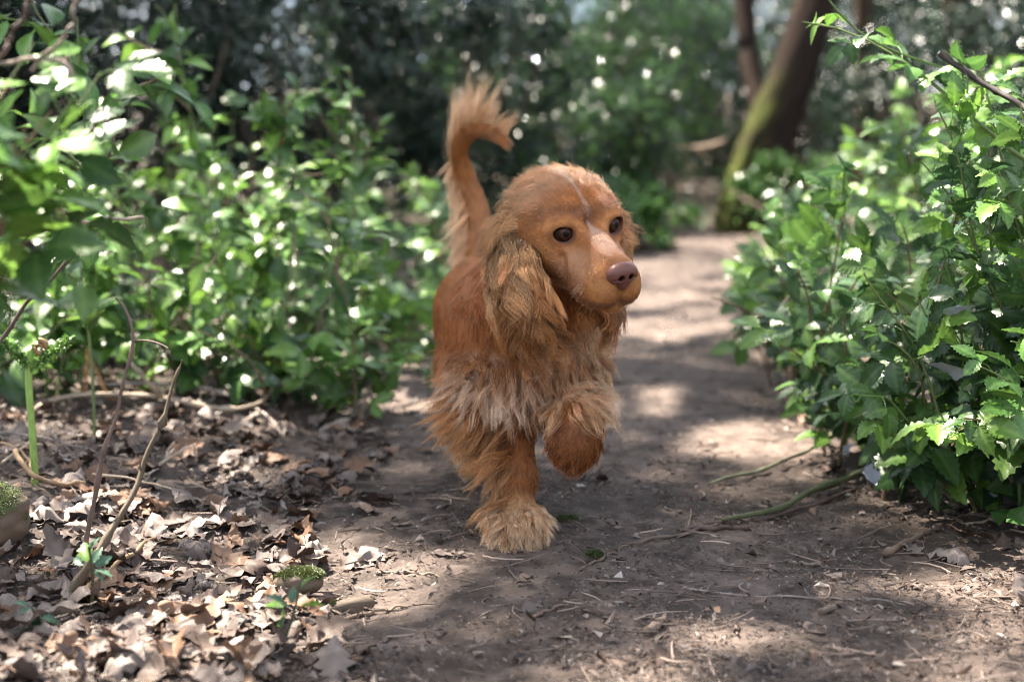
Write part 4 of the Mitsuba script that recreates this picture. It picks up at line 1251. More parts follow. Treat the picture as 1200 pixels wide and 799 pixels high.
def shrubs():
    rng = np.random.default_rng(73)
    nth = 'leftmost second third fourth fifth sixth seventh eighth ninth tenth eleventh twelfth thirteenth fourteenth fifteenth sixteenth'.split()

    def from_left(spots):
        order = sorted(range(len(spots)), key=lambda i: spots[i][0] / spots[i][1])
        return [(nth[order.index(i)], *s) for i, s in enumerate(spots)]
    for o, x, y, rx, h in from_left(((-2.6, 5.6, 0.9, 1.25), (-1.7, 6.2, 0.8, 1.2), (-0.95, 6.8, 0.75, 1.15), (-2.2, 7.4, 1.0, 1.6), (-1.1, 8.2, 0.9, 1.5), (-0.35, 7.9, 0.7, 1.15), (-3.4, 6.6, 1.0, 1.5))):
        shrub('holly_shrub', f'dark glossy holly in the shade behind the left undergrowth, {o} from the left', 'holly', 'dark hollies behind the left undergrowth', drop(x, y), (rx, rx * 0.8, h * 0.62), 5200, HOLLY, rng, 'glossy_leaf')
    for o, x, y, rx, h in from_left(((0.35, 9.0, 0.75, 0.85), (0.15, 10.4, 0.9, 1.6), (1.0, 11.0, 0.9, 1.5), (0.6, 12.8, 1.1, 2.0), (1.9, 12.4, 1.0, 1.4), (-0.5, 9.6, 0.7, 1.3))):
        shrub('laurel_shrub', f'shrub with shining leaves in the middle background beyond the bend, {o} from the left', 'shrub', 'shining shrubs beyond the bend', drop(x, y), (rx, rx * 0.8, h * 0.62), 6500, np.vstack([HOLLY, LAUREL]), rng, 'shining_leaf', leaf=(0.058, 0.031))
    for o, x, y, rx, h in from_left(((0.62, 7.3, 0.30, 0.20), (0.45, 7.9, 0.34, 0.24), (0.70, 8.5, 0.34, 0.26), (0.15, 7.2, 0.32, 0.26), (1.55, 8.2, 0.35, 0.3))):
        shrub('low_shrub', f'low shrub with glinting leaves beside the far end of the path, {o} from the left', 'shrub', 'low glinting shrubs beside the far path', drop(x, y), (rx, rx * 0.8, h * 0.7), 1500, LAUREL, rng, 'shining_leaf', leaf=(0.055, 0.034), trunk=0.010)
    for o, x, y, rx, h in from_left(((2.9, 9.2, 0.9, 1.3), (3.0, 7.4, 0.8, 1.2), (2.3, 10.6, 0.9, 1.5), (3.8, 8.4, 1.0, 1.6), (2.6, 5.6, 0.7, 0.95), (3.4, 11.8, 1.2, 1.9), (2.2, 14.0, 1.2, 2.0), (0.9, 14.5, 1.2, 2.0), (3.4, 13.6, 1.2, 2.1))):
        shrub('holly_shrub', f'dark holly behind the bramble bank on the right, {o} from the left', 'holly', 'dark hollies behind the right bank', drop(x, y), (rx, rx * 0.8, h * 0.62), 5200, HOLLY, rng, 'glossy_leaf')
    for x, y in ((-3.5, -3.2), (-1.6, -4.0), (0.4, -4.4), (2.2, -3.8), (4.0, -2.6), (-4.6, -1.2), (5.2, 0.2), (-5.0, 1.2), (5.4, 2.8)):
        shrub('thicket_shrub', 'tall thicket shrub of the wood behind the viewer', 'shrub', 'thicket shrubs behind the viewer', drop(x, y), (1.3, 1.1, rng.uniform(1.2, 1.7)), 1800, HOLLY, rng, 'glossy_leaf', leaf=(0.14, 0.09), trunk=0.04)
    for k in range(16):
        x, y = -8 + k * 1.15 + rng.uniform(-0.4, 0.4), rng.uniform(14.0, 18.5)
        shrub('thicket_shrub', f'tall thicket shrub closing off the far background, {nth[k]} from the left', 'shrub', 'thicket shrubs in the far background', drop(x, y), (1.35, 1.1, rng.uniform(1.9, 2.7)), 3800, np.vstack([HOLLY, HOLLY, LAUREL]), rng, 'shining_leaf', leaf=(0.10, 0.055), trunk=0.04)


scene['bark'] = {'type': 'twosided', 'b': {'type': 'principled', 'base_color': LEAF, 'roughness': 0.95, 'specular': 0.05}}


def bark(v, base, seed, moss=None, rough=30):
    c = base * (0.45 + 1.1 * meshkit.fbm(v * [rough, rough, rough * 0.25], 3, seed))[:, None]
    return np.clip(c, 0, 1)


def trunk_mesh(line, radii, sides, seed, flare=0.0, ridge=0.06):
    p = curve(line, 40)
    r = np.interp(np.linspace(0, 1, 40), np.linspace(0, 1, len(radii)), radii)
    v, f, _, _ = tubes(p[None], r[None], sides)
    c = np.repeat(p, sides, 0)
    a = np.arctan2(v[:, 1] - c[:, 1], v[:, 0] - c[:, 0])
    q = np.stack([np.cos(a) * 3, np.sin(a) * 3, v[:, 2] * 1.5], -1)
    k = 1 + ridge * 2 * (meshkit.fbm(q * 1.5, 3, seed) - 0.5) + flare * np.repeat(np.exp(-np.linspace(0, 1, 40) * 14), sides) * (0.6 + 0.5 * np.cos(a * 4 + seed))
    return c + (v - c) * k[:, None], f


def trees():
    rng = np.random.default_rng(88)
    # the leaning mossy trunk right of the dog, forked low down
    k = 'leaning_tree'
    tag(k, 'thick leaning tree with green moss up its left side where the path bends', 'tree')
    foot = at(883, 258, 8.6)
    foot[2] = ground_z(foot[:1], foot[1:2])[0] - 0.05
    for nm, line, rad in (('trunk', [foot, at(893, 190, 8.6), at(925, 100, 8.65), at(957, 0, 8.7), at(985, -110, 8.8), at(1010, -400, 9.2)], [0.19, 0.145, 0.115, 0.105, 0.100, 0.085]),
                          ('limb', [at(880, 235, 8.6), at(896, 165, 8.62), at(880, 80, 8.9), at(872, -20, 9.1), at(868, -120, 9.2), at(850, -380, 9.6)], [0.06, 0.055, 0.060, 0.060, 0.055, 0.04])):
        v, f = trunk_mesh(line, rad, 26, 3, flare=0.45 if nm == 'trunk' else 0, ridge=0.13)
        col = bark(v, np.array([0.024, 0.017, 0.014]), 4)
        if nm == 'trunk':
            axis = np.repeat(curve(line, 40), 26, 0)
            side = unit(v - axis) @ unit([-0.85, -0.25, 0.35])
            m = sstep(0.30, 0.75, side + 0.5 * (meshkit.fbm(v * 9, 3, 6) - 0.5)) * sstep(1.05, 0.55, v[:, 2]) * sstep(0.25, 0.55, meshkit.fbm(v * 14, 3, 16))
            col = lerp(col, np.array([0.050, 0.060, 0.016]) * (0.6 + 0.8 * meshkit.noise(v * 60, 5))[:, None], m[:, None])
            v = v + unit(v - axis) * (0.012 * m * meshkit.fbm(v * 50, 2, 8))[:, None]
        put(f'{k}__{nm}', (v, f), 'bark', smooth=True, color=col)
    for label, px0, px1, y, r in (('slim brown tree right of the leaning one, half hidden by the brambles', 1012, 1010, 10.2, 0.062), ('pale slim trunk at the right edge of the view above the brambles', 1128, 1122, 9.0, 0.085),
                                  ('dark trunk among the far shrubs left of the tail', 470, 462, 12.5, 0.07)):
        t = numbered('slim_tree')
        tag(t, label, 'tree')
        b = at(px0, 280, y)
        b[2] = ground_z(b[:1], b[1:2])[0] - 0.05
        line = [b, at((px0 + px1) / 2 + 4, 100, y), at(px1, -60, y), at(px1 + 10, -420, y + 0.5)]
        v, f = trunk_mesh(line, [r * 1.2, r, r * 0.95, r * 0.7], 20, 7, flare=0.2)
        put(f'{t}__trunk', (v, f), 'bark', smooth=True, color=bark(v, np.array([0.060, 0.040, 0.028]), 9))


# ground spots (x, y, radius) where the crowns overhead part and the sun comes through
GAPS = [(-0.30, 1.24, 0.24), (-0.48, 1.16, 0.18), (-0.95, 2.9, 0.12), (0.62, 1.75, 0.20), (0.80, 1.95, 0.14), (0.34, 2.95, 0.15), (0.16, 3.35, 0.10), (0.36, 4.6, 0.16), (0.45, 5.5, 0.12), (0.55, 6.6, 0.2),
        (-0.52, 1.72, 0.07), (-0.36, 2.05, 0.05), (-0.70, 2.15, 0.08), (-0.62, 2.55, 0.05),
        (1.00, 2.60, 0.34), (1.05, 3.35, 0.40), (0.80, 2.15, 0.12), (1.25, 4.3, 0.35), (0.9, 3.9, 0.2),
        (-1.05, 3.2, 0.2), (-0.75, 3.05, 0.12), (-1.3, 3.3, 0.14), (-0.45, 3.4, 0.12), (-0.9, 3.9, 0.2), (-0.3, 4.2, 0.16), (-0.6, 4.9, 0.25), (-1.6, 4.6, 0.25), (0.95, 2.25, 0.16), (0.75, 2.75, 0.14), (0.85, 3.2, 0.18), (-0.55, 1.5, 0.12), (-0.60, 3.7, 0.14), (-1.4, 3.8, 0.2), (-0.80, 4.4, 0.2), (0.55, 8.0, 0.5), (0.9, 10.5, 0.8), (0.2, 9.5, 0.5), (1.3, 8.6, 0.35), (1.8, 11.5, 0.7), (-0.75, 1.25, 0.12)]


def canopy():
    """The wood's crowns overhead, out of frame: they give the shade and the flecks of sun."""
    rng = np.random.default_rng(97)
    sun = SUN / SUN[2]
    sites = [(-3.6, 2.6), (-4.6, 5.4), (-7.0, 8.5), (-2.0, 5.2), (-5.6, 3.0), (4.6, 1.5), (5.5, 5.5), (-3.4, 7.6)]
    for k, (x, y) in enumerate(sites):
        t = numbered('canopy_tree')
        tag(t, 'tall woodland tree whose leafy crown shades the path from above', 'tree', 'tall trees shading the path')
        b = drop(x, y, -0.05)
        H = rng.uniform(6.0, 8.5)
        top = b + np.array([rng.normal() * 0.4, rng.normal() * 0.4, H])
        v, f = trunk_mesh([b, b * 0.5 + top * 0.5 + rng.normal(size=3) * [0.15, 0.15, 0], top], [0.16, 0.12, 0.05], 16, k, flare=0.3)
        parts = [(v, f)]
        n = 3700
        R = np.array([2.9, 2.9, 1.7])
        c0 = np.array([x, y, H - 0.6])
        cl = c0 + unit(rng.normal(size=(70, 3))) * R * (rng.random((70, 1)) ** 0.4)
        for q in cl[::7]:
            a = b + (top - b) * rng.uniform(0.5, 0.9)
            parts.append(tube(curve([a, (a + q) / 2 + [0, 0, 0.2], q], 8), np.linspace(0.05, 0.012, 8), 6, 0.1))
        tv, tf = join(parts)
        put(f'{t}__trunk', (tv, tf), 'wood', smooth=True, color=bark(tv, np.array([0.15, 0.11, 0.08]), k))
        w = rng.integers(70, size=n)
        p = cl[w] + rng.normal(size=(n, 3)) * [0.33, 0.33, 0.22]
        p = p[p[:, 2] > 3.2]
        g = p[:, :2] - sun[:2] * (p[:, 2:] - 0.25)             # where this leaf's shadow falls
        open_ = np.zeros(len(p), bool)
        for gx_, gy_, r in GAPS:
            d = np.hypot(g[:, 0] - gx_, g[:, 1] - gy_)
            open_ |= d < (r + 0.10) * (0.55 + 0.9 * meshkit.noise(np.c_[g * 9, 0 * g[:, 0]], 5))
        p = p[~open_]
        nn = unit(np.array([0, 0, 1.0]) + 0.6 * rng.normal(size=(len(p), 3)))
        v, f, c = leaf_cloud(p, nn, 0.15, 0.10, GREENS, rng)
        put(f'{t}__crown', (v, f), 'canopy_leaf', color=c * 0.8)
        labels[f'{t}__crown'] = {'kind': 'stuff'}


right_bank()
left_bank()
ground_cover()
shrubs()
trees()
canopy()

# ---------------------------------------------------------------- single stems, sticks and seedlings
def ground_at(px, py, lift=0.0):
    g = on_ground(px, py)
    return drop(g[0], g[1], lift)


def stick(key, label, category, pts, r0, r1, tone, seed, knots=0.0, thorny=False, side_twigs=(), group=None):
    """A dead stem or stick through points in the world, its thickness and colour uneven, with stubs of side twigs."""
    rng = np.random.default_rng(seed)
    line = curve(pts, 26)
    line = line + 0.0022 * np.stack([np.sin(np.arange(26) * w + seed) for w in (0.9, 1.3, 0.7)], -1) * np.linspace(0.2, 1, 26)[:, None]
    r = np.linspace(r0, r1, 26) * (1 + 0.25 * (meshkit.noise(line * 55, seed) - 0.5))
    for k in range(int(knots)):
        i = rng.integers(2, 24)
        r[i] *= 1.5
    parts = [tube(line, r, 8)]
    for t, end in side_twigs:
        i = int(t * 25)
        parts.append(tube(curve([line[i], (line[i] + end) / 2 + rng.normal(size=3) * 0.004, end], 9), np.linspace(r[i] * 0.75, r[i] * 0.4, 9), 6))
    for k in range(int(knots)):
        i = rng.integers(2, 24)
        d = unit(rng.normal(size=3))
        parts.append(tube(np.array([line[i], line[i] + d * r[i] * 2.2, line[i] + d * r[i] * 4.5 + (line[i + 1] - line[i]) * 0.3]), [r[i] * 0.5, r[i] * 0.35, r[i] * 0.12], 4))
    if thorny:
        parts.append(stem_mesh(line, r0 * 0.9, r1 * 0.9, True, rng))
    v, f = join(parts)
    n = meshkit.fbm(v * [70, 70, 70], 3, seed)
    col = np.asarray(tone) * (0.30 + 1.4 * n)[:, None]
    k = numbered(key)
    put(k, (v, f), 'wood', smooth=True, color=np.clip(col, 0, 1))
    tag(k, label, category, group)
    return k


def details():
    rng = np.random.default_rng(123)
    DARK, PALE, TAN, GREY, GREEN = (0.085, 0.055, 0.045), (0.34, 0.27, 0.20), (0.25, 0.165, 0.095), (0.22, 0.185, 0.16), (0.085, 0.095, 0.045)
    y = 1.92
    stick('dead_bramble', 'thin dark thorny stem slanting up from the left edge in front of the undergrowth', 'stem', [at(-22, 425, y - 0.05), at(5, 393, y), at(50, 335, y), at(88, 302, y), at(122, 264, y)], 0.0030, 0.0016, DARK, 1, 5, True)
    f = ground_at(98, 672)
    y = f[1]
    stick('dead_bramble', 'tall thin brown forked stem rising from the leaf litter at the left', 'stem', [f, at(104, 620, y), at(122, 530, y), at(143, 460, y), at(154, 405, y), at(155, 384, y), at(137, 350, y)], 0.0034, 0.0018, (0.15, 0.105, 0.085), 2, 6,
          side_twigs=[(0.86, at(197, 408, y - 0.03))])
    f = ground_at(70, 724)
    y = f[1]
    stick('dead_bramble', 'dark slanting stem with a greenish foot at the lower left', 'stem', [f, at(100, 668, y + .02), at(137, 612, y + .05), at(165, 555, y + .09), at(190, 490, y + .12), at(214, 424, y + .14)], 0.0052, 0.0022, (0.10, 0.075, 0.050), 3, 6)
    a, b = ground_at(75, 728, 0.004), at(181, 630, 2.02)
    stick('fallen_stick', 'brown stick propped against the slanting dark stem at the lower left', 'stick', [a, (a + b) / 2 + [0, 0, 0.004], b], 0.0040, 0.0022, TAN, 4, 3)
    pts = [ground_at(40, 528, 0.02), ground_at(110, 508, 0.03), ground_at(200, 509, 0.03), ground_at(265, 510, 0.025), ground_at(318, 495, 0.05)]
    stick('fallen_stick', 'long pale stick lying along the front of the left undergrowth', 'stick', pts, 0.0048, 0.0034, PALE, 5, 4)
    stick('fallen_stick', 'second pale stick lying just in front of the long one', 'stick', [ground_at(128, 500, 0.035), ground_at(220, 492, 0.03), ground_at(330, 520, 0.012)], 0.0038, 0.0022, GREY, 6, 3)
    stick('dead_bramble', 'straight tan stem leaning left under the leaves in the left undergrowth', 'stem', [ground_at(205, 500, 0.01), at(180, 455, 2.85), at(152, 422, 2.83)], 0.0050, 0.0034, PALE, 7, 2)
    stick('dead_bramble', 'thin orange brown stalk standing behind the fern shoot', 'stem', [ground_at(98, 500), at(100, 450, 2.9), at(103, 408, 2.9)], 0.0035, 0.0026, (0.30, 0.15, 0.06), 8, 2)
    stick('dead_bramble', 'orange brown stalk leaning left in the shade of the undergrowth', 'stem', [ground_at(142, 492), at(125, 460, 2.9), at(105, 412, 2.95)], 0.0035, 0.0024, (0.27, 0.14, 0.06), 9, 2)
    stick('dead_bramble', 'bent brown stalk lying from the left edge down into the leaf litter', 'stem', [at(18, 528, 2.25), at(50, 562, 2.2), ground_at(100, 604, 0.008)], 0.0046, 0.0036, TAN, 10, 2)
    for k, (p0, p1, tone) in enumerate([((0, 558), (118, 572), GREY), ((5, 600), (70, 540), PALE), ((28, 575), (150, 560), PALE), ((60, 548), (130, 592), GREY), ((110, 600), (238, 608), PALE), ((205, 560), (160, 600), GREY),
                                        ((170, 590), (205, 548), PALE), ((0, 575), (40, 610), TAN), ((190, 575), (240, 545), PALE)]):
        a, b = ground_at(*p0, 0.02), ground_at(*p1, 0.015)
        stick('dry_grass', 'thin dry stalk lying in the tangle on the leaf litter at the left', 'stalk', [a, (a + b) / 2 + rng.normal(size=3) * [0.01, 0.01, 0.008], b], 0.0022, 0.0014, tone, 30 + k, 1, group='dry stalks in the left tangle')
    for k in range(12):
        b = drop(rng.uniform(-1.25, -0.30), rng.uniform(2.9, 3.3))
        tip = b + np.array([rng.uniform(-0.25, 0.25), rng.uniform(-0.12, 0.10), rng.uniform(0.18, 0.55)])
        stick('bare_twig', 'thin bare brown twig rising among the leaves of the left undergrowth', 'twig', [b, b * 0.5 + tip * 0.5 + rng.normal(size=3) * 0.03, tip], 0.0030, 0.0014, (0.17, 0.12, 0.085), 200 + k, 3, group='bare twigs in the left undergrowth')
    # upper left corner, close to the camera
    y = 1.5
    stick('dead_bramble', 'dark bare stem crossing the upper left corner', 'stem', [at(-20, 110, y), at(0, 68, y), at(22, 28, y), at(44, -20, y)], 0.0030, 0.0026, DARK, 11, 2)
    stick('dead_bramble', 'pale knobbly stem running up out of the picture at the upper left', 'stem', [at(38, 84, y), at(60, 58, y), at(78, 40, y), at(86, 18, y), at(100, -12, y)], 0.0020, 0.0018, (0.22, 0.17, 0.13), 12, 4, True)
    stick('dead_bramble', 'pale horizontal stem with a bent end at the upper left', 'stem', [at(-20, 66, y), at(40, 69, y), at(72, 74, y), at(80, 82, y), at(82, 98, y)], 0.0021, 0.0018, (0.30, 0.23, 0.18), 13, 3, True)
    stick('broken_branch', 'short broken brown branch end at the left edge below the big blurred leaves', 'branch', [at(-20, 285, 1.55), at(8, 248, 1.55), at(26, 215, 1.55), at(44, 189, 1.55)], 0.0065, 0.0055, (0.15, 0.095, 0.065), 14, 1)
    stick('dead_bramble', 'pale thin stem curving down from the broken branch at the left', 'stem', [at(42, 200, 1.6), at(52, 225, 1.62), at(75, 250, 1.66), at(120, 259, 1.75), at(168, 256, 1.85)], 0.0028, 0.0018, PALE, 15, 3)
    # right side
    pts = [ground_at(1075, 540, 0.03), ground_at(1010, 562, 0.022), ground_at(950, 585, 0.016), ground_at(885, 606, 0.010), ground_at(845, 611, 0.006)]
    stick('fallen_branch', 'mossy green fallen stem lying from the right bank onto the path', 'stem', pts, 0.0068, 0.0040, GREEN, 16, 3)
    stick('fallen_branch', 'thin grey green stem lying on the path behind the mossy one', 'stem', [ground_at(990, 512, 0.03), ground_at(930, 540, 0.014), ground_at(880, 556, 0.010), ground_at(828, 567, 0.006)], 0.0042, 0.0026, (0.13, 0.135, 0.085), 17, 2)
    for k, (p, lab, tone, r) in enumerate([
            ([(1002, 572), (960, 590), (900, 604), (840, 612), (795, 620)], 'dark twig lying along the mossy fallen stem', DARK, 0.0040),
            ([(870, 603), (810, 622), (745, 636), (728, 638)], 'dark curved twig reaching across the path in front of the paw', (0.12, 0.085, 0.065), 0.0034),
            ([(880, 618), (835, 619), (800, 622)], 'short dark stick at the tip of the mossy fallen stem', DARK, 0.0046),
            ([(1036, 652), (1068, 636), (1102, 618)], 'short brown stick alone on the right side of the path', (0.17, 0.115, 0.085), 0.0056),
            ([(1052, 650), (1090, 634)], 'thin dark twig beside the short brown stick', DARK, 0.0026),
            ([(1005, 628), (1060, 606), (1105, 590)], 'thin twig slanting towards the right bank', (0.13, 0.10, 0.085), 0.0022),
            ([(800, 697), (880, 706), (960, 711), (1070, 720)], 'long thin pale twig across the right foreground of the path', (0.21, 0.17, 0.15), 0.0018),
            ([(920, 658), (968, 668)], 'small knobbly twig on the path right of the middle', (0.16, 0.12, 0.10), 0.0034),
            ([(960, 728), (990, 718)], 'stubby brown stick in the right foreground', (0.13, 0.095, 0.075), 0.0048),
            ([(758, 742), (782, 728)], 'stubby bark stick in the middle foreground', (0.19, 0.14, 0.105), 0.0062),
            ([(625, 722), (650, 711), (675, 704)], 'thin brown twig in the middle foreground', (0.16, 0.11, 0.085), 0.0024),
            ([(405, 720), (440, 711), (475, 706)], 'brown twig on the path just right of the leaf litter', (0.20, 0.145, 0.10), 0.0026),
            ([(441, 667), (475, 668), (515, 674)], 'pale thin twig on the path left of the paw', (0.22, 0.165, 0.12), 0.0022),
            ([(1128, 617), (1200, 612)], 'pale twig lying at the right edge under the brambles', PALE, 0.0024),
            ([(1060, 760), (1095, 790)], 'thin twig in the lower right corner', (0.17, 0.13, 0.11), 0.0022),
            ([(400, 573), (455, 577), (520, 572)], 'dark flattened twig left of the standing foreleg', (0.07, 0.052, 0.045), 0.0034),
            ([(1108, 600), (1150, 592)], 'short thick piece of wood under the right brambles', (0.20, 0.155, 0.115), 0.0085),
            ([(680, 668), (735, 640)], 'little twig on the path right of the paw', (0.15, 0.105, 0.08), 0.0024)]):
        stick('twig', lab, 'twig', [ground_at(a, b, r * 0.8) for a, b in p], r, r * 0.6, tone, 50 + k, 2)
    stick('bare_branch', 'dark bare twig sticking out of the right bank over the path', 'branch', [at(1000, 365, 3.2), at(925, 350, 3.1), at(893, 371, 3.05), at(862, 358, 3.0), at(835, 348, 3.0)], 0.0050, 0.0026, (0.10, 0.075, 0.055), 70, 4)
    stick('bare_branch', 'pale bare twig crossing the foot of the leaning tree', 'branch', [at(858, 224, 7.9), at(885, 240, 7.9), at(925, 258, 7.8)], 0.010, 0.007, (0.24, 0.18, 0.13), 71, 2)
    stick('bare_branch', 'brown fallen branch in the background left of the leaning tree', 'branch', [at(770, 168, 9.2), at(815, 174, 9.1), at(850, 166, 9.0)], 0.020, 0.014, (0.17, 0.115, 0.08), 72, 2)
    stick('bare_branch', 'thick dark bramble cane crossing the leaves at the upper right', 'branch', [at(1100, 62, 2.2), at(1140, 90, 2.2), at(1190, 120, 2.15), at(1240, 150, 2.1)], 0.0042, 0.0046, (0.055, 0.045, 0.04), 73, 3, True)
    # the arching cane at the upper right with hanging leaves
    g = np.random.default_rng(9)
    b = drop(1.20, 2.35)
    line = curve([b, at(1240, 160, 2.35), at(1105, 80, 2.3), at(1055, 63, 2.28), at(1010, 40, 2.26), at(972, 2, 2.25), at(950, -35, 2.25)], 30)
    l2 = curve([line[13], at(1040, 60, 2.28), at(1000, 40, 2.3), at(940, 26, 2.32)], 12)
    plant('bramble', 'arching pale green cane at the upper right reaching over the path with drooping leaves', 'bramble', None, [line, l2], 'bramble', g, spacing=0.060, size=(0.7, 1.05), fresh=0.4, bare=0.4, green=1.0, stem_r=0.0042)
    # nearest brambles on the right, sharp
    for lab, foot, tips in (('bramble in the right foreground with thorny green stems and crisp toothed leaves', (0.74, 2.30), [(1000, 462, 2.12), (1012, 320, 2.18), (1040, 400, 2.14), (1000, 490, 2.15), (1075, 350, 2.16), (1105, 290, 2.18)]),
                            ('sunlit bramble at the right edge whose pale leaves hang nearest the viewer', (0.95, 2.16), [(1185, 490, 1.98), (1150, 430, 2.0), (1195, 520, 1.98), (1130, 490, 2.0), (1185, 400, 1.98), (1110, 520, 2.05)]),
                            ('bramble at the upper right with bright translucent young leaves', (0.90, 2.25), [(1100, 130, 2.2), (1170, 200, 2.15), (1195, 120, 2.1), (1080, 190, 2.25), (1190, 300, 2.1), (1140, 60, 2.3)])):
        canes = [arching(drop(foot[0] + g.uniform(-0.06, 0.06), foot[1] + g.uniform(-0.06, 0.06)), at(*t), g.uniform(0.05, 0.12), rng=g) for t in tips]
        plant('bramble', lab, 'bramble', None, canes, 'bramble', g, spacing=0.046, size=(0.8, 1.25), fresh=0.2, bare=0.25, green=0.95, stem_r=0.0034, light=np.array([-0.15, -0.40, 1.0]))
    # a bluish dead leaf on the mossy stem, and others under the bank
    parts = [moved(blade(0.055, 0.042, 9, 7, 0.07, 0.35, 0.8, 0.03, seed=k), turn(k * 1.1 - 0.6, 0.3 * k, -0.35), (0, 0, 0)) for k in (0, 1)]
    v, f = join([(a, b) for a, b, _ in parts])
    col = np.array([0.31, 0.33, 0.40]) * (0.75 + 0.5 * meshkit.noise(v * 90, 3))[:, None]
    pool('grey_leaf_kind', ply((v, f), 'litter', smooth=True, color=col))
    for k, (px, py, lift, lab) in enumerate([(1024, 578, 0.022, 'pale blue grey dead leaf curled on the mossy fallen stem'), (962, 492, 0.03, 'blue grey dead leaf hanging low in the right bank'), (1120, 446, 0.12, 'blue grey withered leaf among the right brambles'),
                                             (1125, 372, 0.22, 'blue grey withered leaf high in the right brambles'), (985, 545, 0.02, 'small blue grey leaf on the soil under the right bank')]):
        e = numbered('withered_leaf')
        base = ground_at(px, py, lift) if lift < 0.1 else at(px, py, 2.15)
        copy(e, 'grey_leaf_kind', place(base, turn(k * 1.3 + 0.4, 0.25, -0.7), 0.95 if k in (0, 2) else 0.7))
        tag(e, lab, 'leaf')
    # pale bits on the path
    for k, (px, py, s, lab) in enumerate([(702, 564, 0.6, 'small whitish dead leaf on the path below the lifted paw'), (780, 548, 0.5, 'small tan dead leaf on the path right of the lifted paw'), (975, 548, 0.85, 'flat brown dead leaf on the path at the foot of the right bank'),
                                          (720, 448, 0.7, 'bright pale leaf in the sun on the path right of the chest'), (618, 684, 0.35, 'tiny torn pale leaf on the path in front of the paw')]):
        e = numbered('pale_leaf')
        copy(e, f'dead_leaf_kind_{(5 * k + 2) % 42}', place(ground_at(px, py, 0.008), turn(k * 2.1, 0.1, 0.1), s))
        tag(e, lab, 'leaf')
    # fern shoot
    f0 = ground_at(43, 606)
    y = f0[1]
    k = tag('fern_shoot', 'pale green fern shoot with curled brown tip in the litter at left', 'fern')
    st = curve([f0, at(40, 540, y), at(35, 470, y), at(34, 420, y), at(38, 406, y), at(46, 403, y)], 24)
    v, f = tube(st, np.linspace(0.0056, 0.0050, 24), 10)
    put(k + '__stem', (v, f), 'stem', smooth=True, color=np.clip(np.array([0.23, 0.36, 0.085]) * (0.8 + 0.4 * meshkit.noise(v * 80, 1))[:, None], 0, 1))
    t = np.linspace(0, 1, 26)
    c = at(47, 408, y - 0.003)
    sp = c[None] + np.stack([np.cos(1.7 - t * 9) * 0.012 * (1 - 0.75 * t), -0.002 * t, np.sin(1.7 - t * 9) * 0.012 * (1 - 0.75 * t)], -1)
    v, f = tube(sp, np.linspace(0.005, 0.0022, 26), 8)
    put(k + '__fiddlehead', (v, f), 'stem', smooth=True, color=np.tile([0.22, 0.13, 0.05], (len(v), 1)))
    labels[k + '__fiddlehead'] = {'label': 'brown curled fern tip'}
    for q, ends in enumerate(([(36, 436), (46, 424), (60, 414), (72, 404), (78, 396)], [(34, 440), (26, 420), (14, 408), (2, 398)])):
        ln = curve([at(a, b, y - 0.004 * i) for i, (a, b) in enumerate(ends)], 20)
        parts = [tube(ln, np.linspace(0.0026, 0.001, 20), 6)]
        pv, pf, pc = leaf_cloud(np.repeat(ln[4:], 12, 0) + rng.normal(size=(192, 3)) * 0.0045, unit(rng.normal(size=(192, 3)) + [0, -0.5, 1]), 0.010, 0.006, FRESH, rng)
        v, f = join(parts + [(pv, pf)])
        put(f'{k}__frond' + (f'_{q:03d}' if q else ''), (v, f), 'leaf', color=np.vstack([np.tile([0.2, 0.33, 0.08], (len(parts[0][0]), 1)), pc]))
    # holly seedlings
    for lab, foot, tips in (('holly seedling with spiny blue green leaves in the leaf litter left of the middle foreground', (322, 770), [(352, 682), (334, 690), (370, 704), (300, 724), (322, 700)]),
                            ('little holly seedling in the lower left corner', (52, 756), [(38, 712), (62, 730), (30, 738), (68, 745)]),
                            ('thin holly seedling in front of the dark slanting stem', (106, 728), [(104, 640), (88, 650), (128, 650), (112, 662)])):
        k = tag(numbered('holly_seedling'), lab, 'seedling')
        f0 = ground_at(*foot)
        y = f0[1]
        tp = [at(a, b, y + rng.uniform(-0.03, 0.03)) for a, b in tips]
        v, f = tube(curve([f0, (f0 + tp[0]) / 2 + [0.004, 0, 0], tp[0]], 10), np.linspace(0.0026, 0.0014, 10), 6)
        put(k + '__stem', (v, f), 'stem', smooth=True, color=np.tile([0.07, 0.075, 0.04], (len(v), 1)))
        n = 0
        for q, tip in enumerate(tp):
            root = f0 * 0.35 + tp[0] * 0.65 if q else f0 * 0.1 + tp[0] * 0.9
            for w in range(2):
                d = tip - root + rng.normal(size=3) * 0.012
                L = max(0.022, min(0.034, np.linalg.norm(d) * 0.9)) * (1 if w == 0 else 0.75)
                b = blade(L, L * 0.52, 9, 5, 0.22, 0.35, 0.5, 0.02, seed=q)
                up = unit(np.array([rng.normal() * 0.3, -0.35, 1.0]))
                bv, bf, bc = moved(b, leaf_frame(unit(d), up, rng.normal() * 0.4), root + d * 0.25)
                tone = np.array([0.060, 0.125, 0.075]) if rng.random() < 0.75 else FRESH[1]
                put(f'{k}__leaf' + (f'_{n:03d}' if n else ''), (bv, bf), 'leaf', smooth=True, color=lerp(np.tile(tone, (len(bv), 1)), tone * 1.6, bc[:, None] * 0.5))
                n += 1
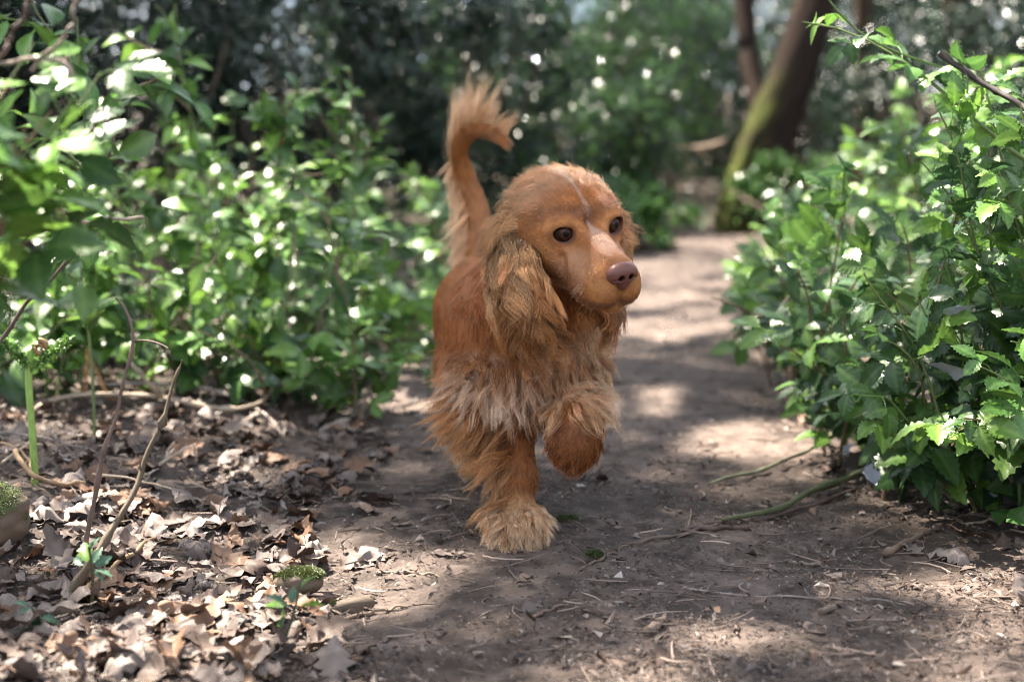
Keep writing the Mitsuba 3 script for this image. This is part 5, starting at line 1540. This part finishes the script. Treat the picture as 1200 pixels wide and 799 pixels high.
    # mossy wood
    def mossy(key, label, centre, size, axis, seed, cover, n=2600):
        R = leaf_frame(unit(axis), np.array([0, 0, 1.0]))
        m = trimesh.creation.icosphere(4, 1.0)
        v = np.asarray(m.vertices)
        v = np.sign(v) * np.abs(v) ** 0.85 * size
        v = v + unit(v) * (0.30 * min(size) * (meshkit.fbm(v * [25, 60, 60], 3, seed) - 0.5))[:, None]
        up = (unit(np.asarray(m.vertices)) @ R.T)[:, 2]
        w = v @ R.T + centre
        k = tag(numbered(key), label, 'wood')
        base = np.array([0.105, 0.078, 0.056]) * (0.45 + 1.0 * meshkit.fbm(v * [14, 90, 90], 3, seed))[:, None]
        green = sstep(cover, cover + 0.35, up + 2.2 * (meshkit.fbm(v * 45, 3, seed + 1) - 0.5))
        col = lerp(base, np.array([0.060, 0.080, 0.018]) * np.ones_like(base), green[:, None])
        put(k, (w, m.faces), 'wood', smooth=True, color=np.clip(col, 0, 1))
        g2 = np.random.default_rng(seed)
        fw = w[m.faces].mean(1)
        pr = green[m.faces].mean(1) ** 2 + 1e-9
        i = g2.choice(len(fw), n, p=pr / pr.sum())
        nn = unit(np.asarray(m.vertex_normals)[m.faces[i]].mean(1) @ R.T + 0.5 * g2.normal(size=(n, 3)))
        p0 = fw[i] + g2.normal(size=(n, 3)) * 0.001
        L = g2.uniform(0.002, 0.006, (n, 1))
        pts = np.stack([p0, p0 + nn * L * 0.6, p0 + nn * L + [0, 0, -0.0008]], 1)
        c = np.array([0.070, 0.088, 0.020]) * g2.uniform(0.5, 1.5, (n, 1))
        hair(f'{k}__moss', pts, 0.00050, c * 0.6, c, g2)
        labels[f'{k}__moss'] = {'kind': 'stuff', 'label': 'yellow green moss'}
    mossy('mossy_log', 'pale rotten log end with a cushion of green moss at the left edge', ground_at(-18, 668, 0.028), np.array([0.075, 0.046, 0.050]), (0.4, 1, 0.05), 3, 0.25)
    mossy('mossy_stump', 'small knuckle of rotten wood with green moss beside the leaf litter', ground_at(350, 690, 0.016), np.array([0.034, 0.018, 0.018]), (1, -0.15, 0.15), 5, 0.40)
    mossy('moss_tuft', 'tiny tuft of green moss on the path in front of the dog', ground_at(697, 652, 0.003), np.array([0.010, 0.007, 0.005]), (1, 0, 0), 6, -0.9, 700)
    mossy('moss_tuft', 'small patch of moss on the path just right of the standing paw', ground_at(665, 609, 0.002), np.array([0.015, 0.010, 0.004]), (1, 0.2, 0), 7, -0.6, 700)
    mossy('root_knob', 'dark knob of wood at the edge of the leaf litter left of the middle', ground_at(412, 708, 0.006), np.array([0.030, 0.011, 0.011]), (1, 0.3, 0.1), 8, 1.2, 300)


details()
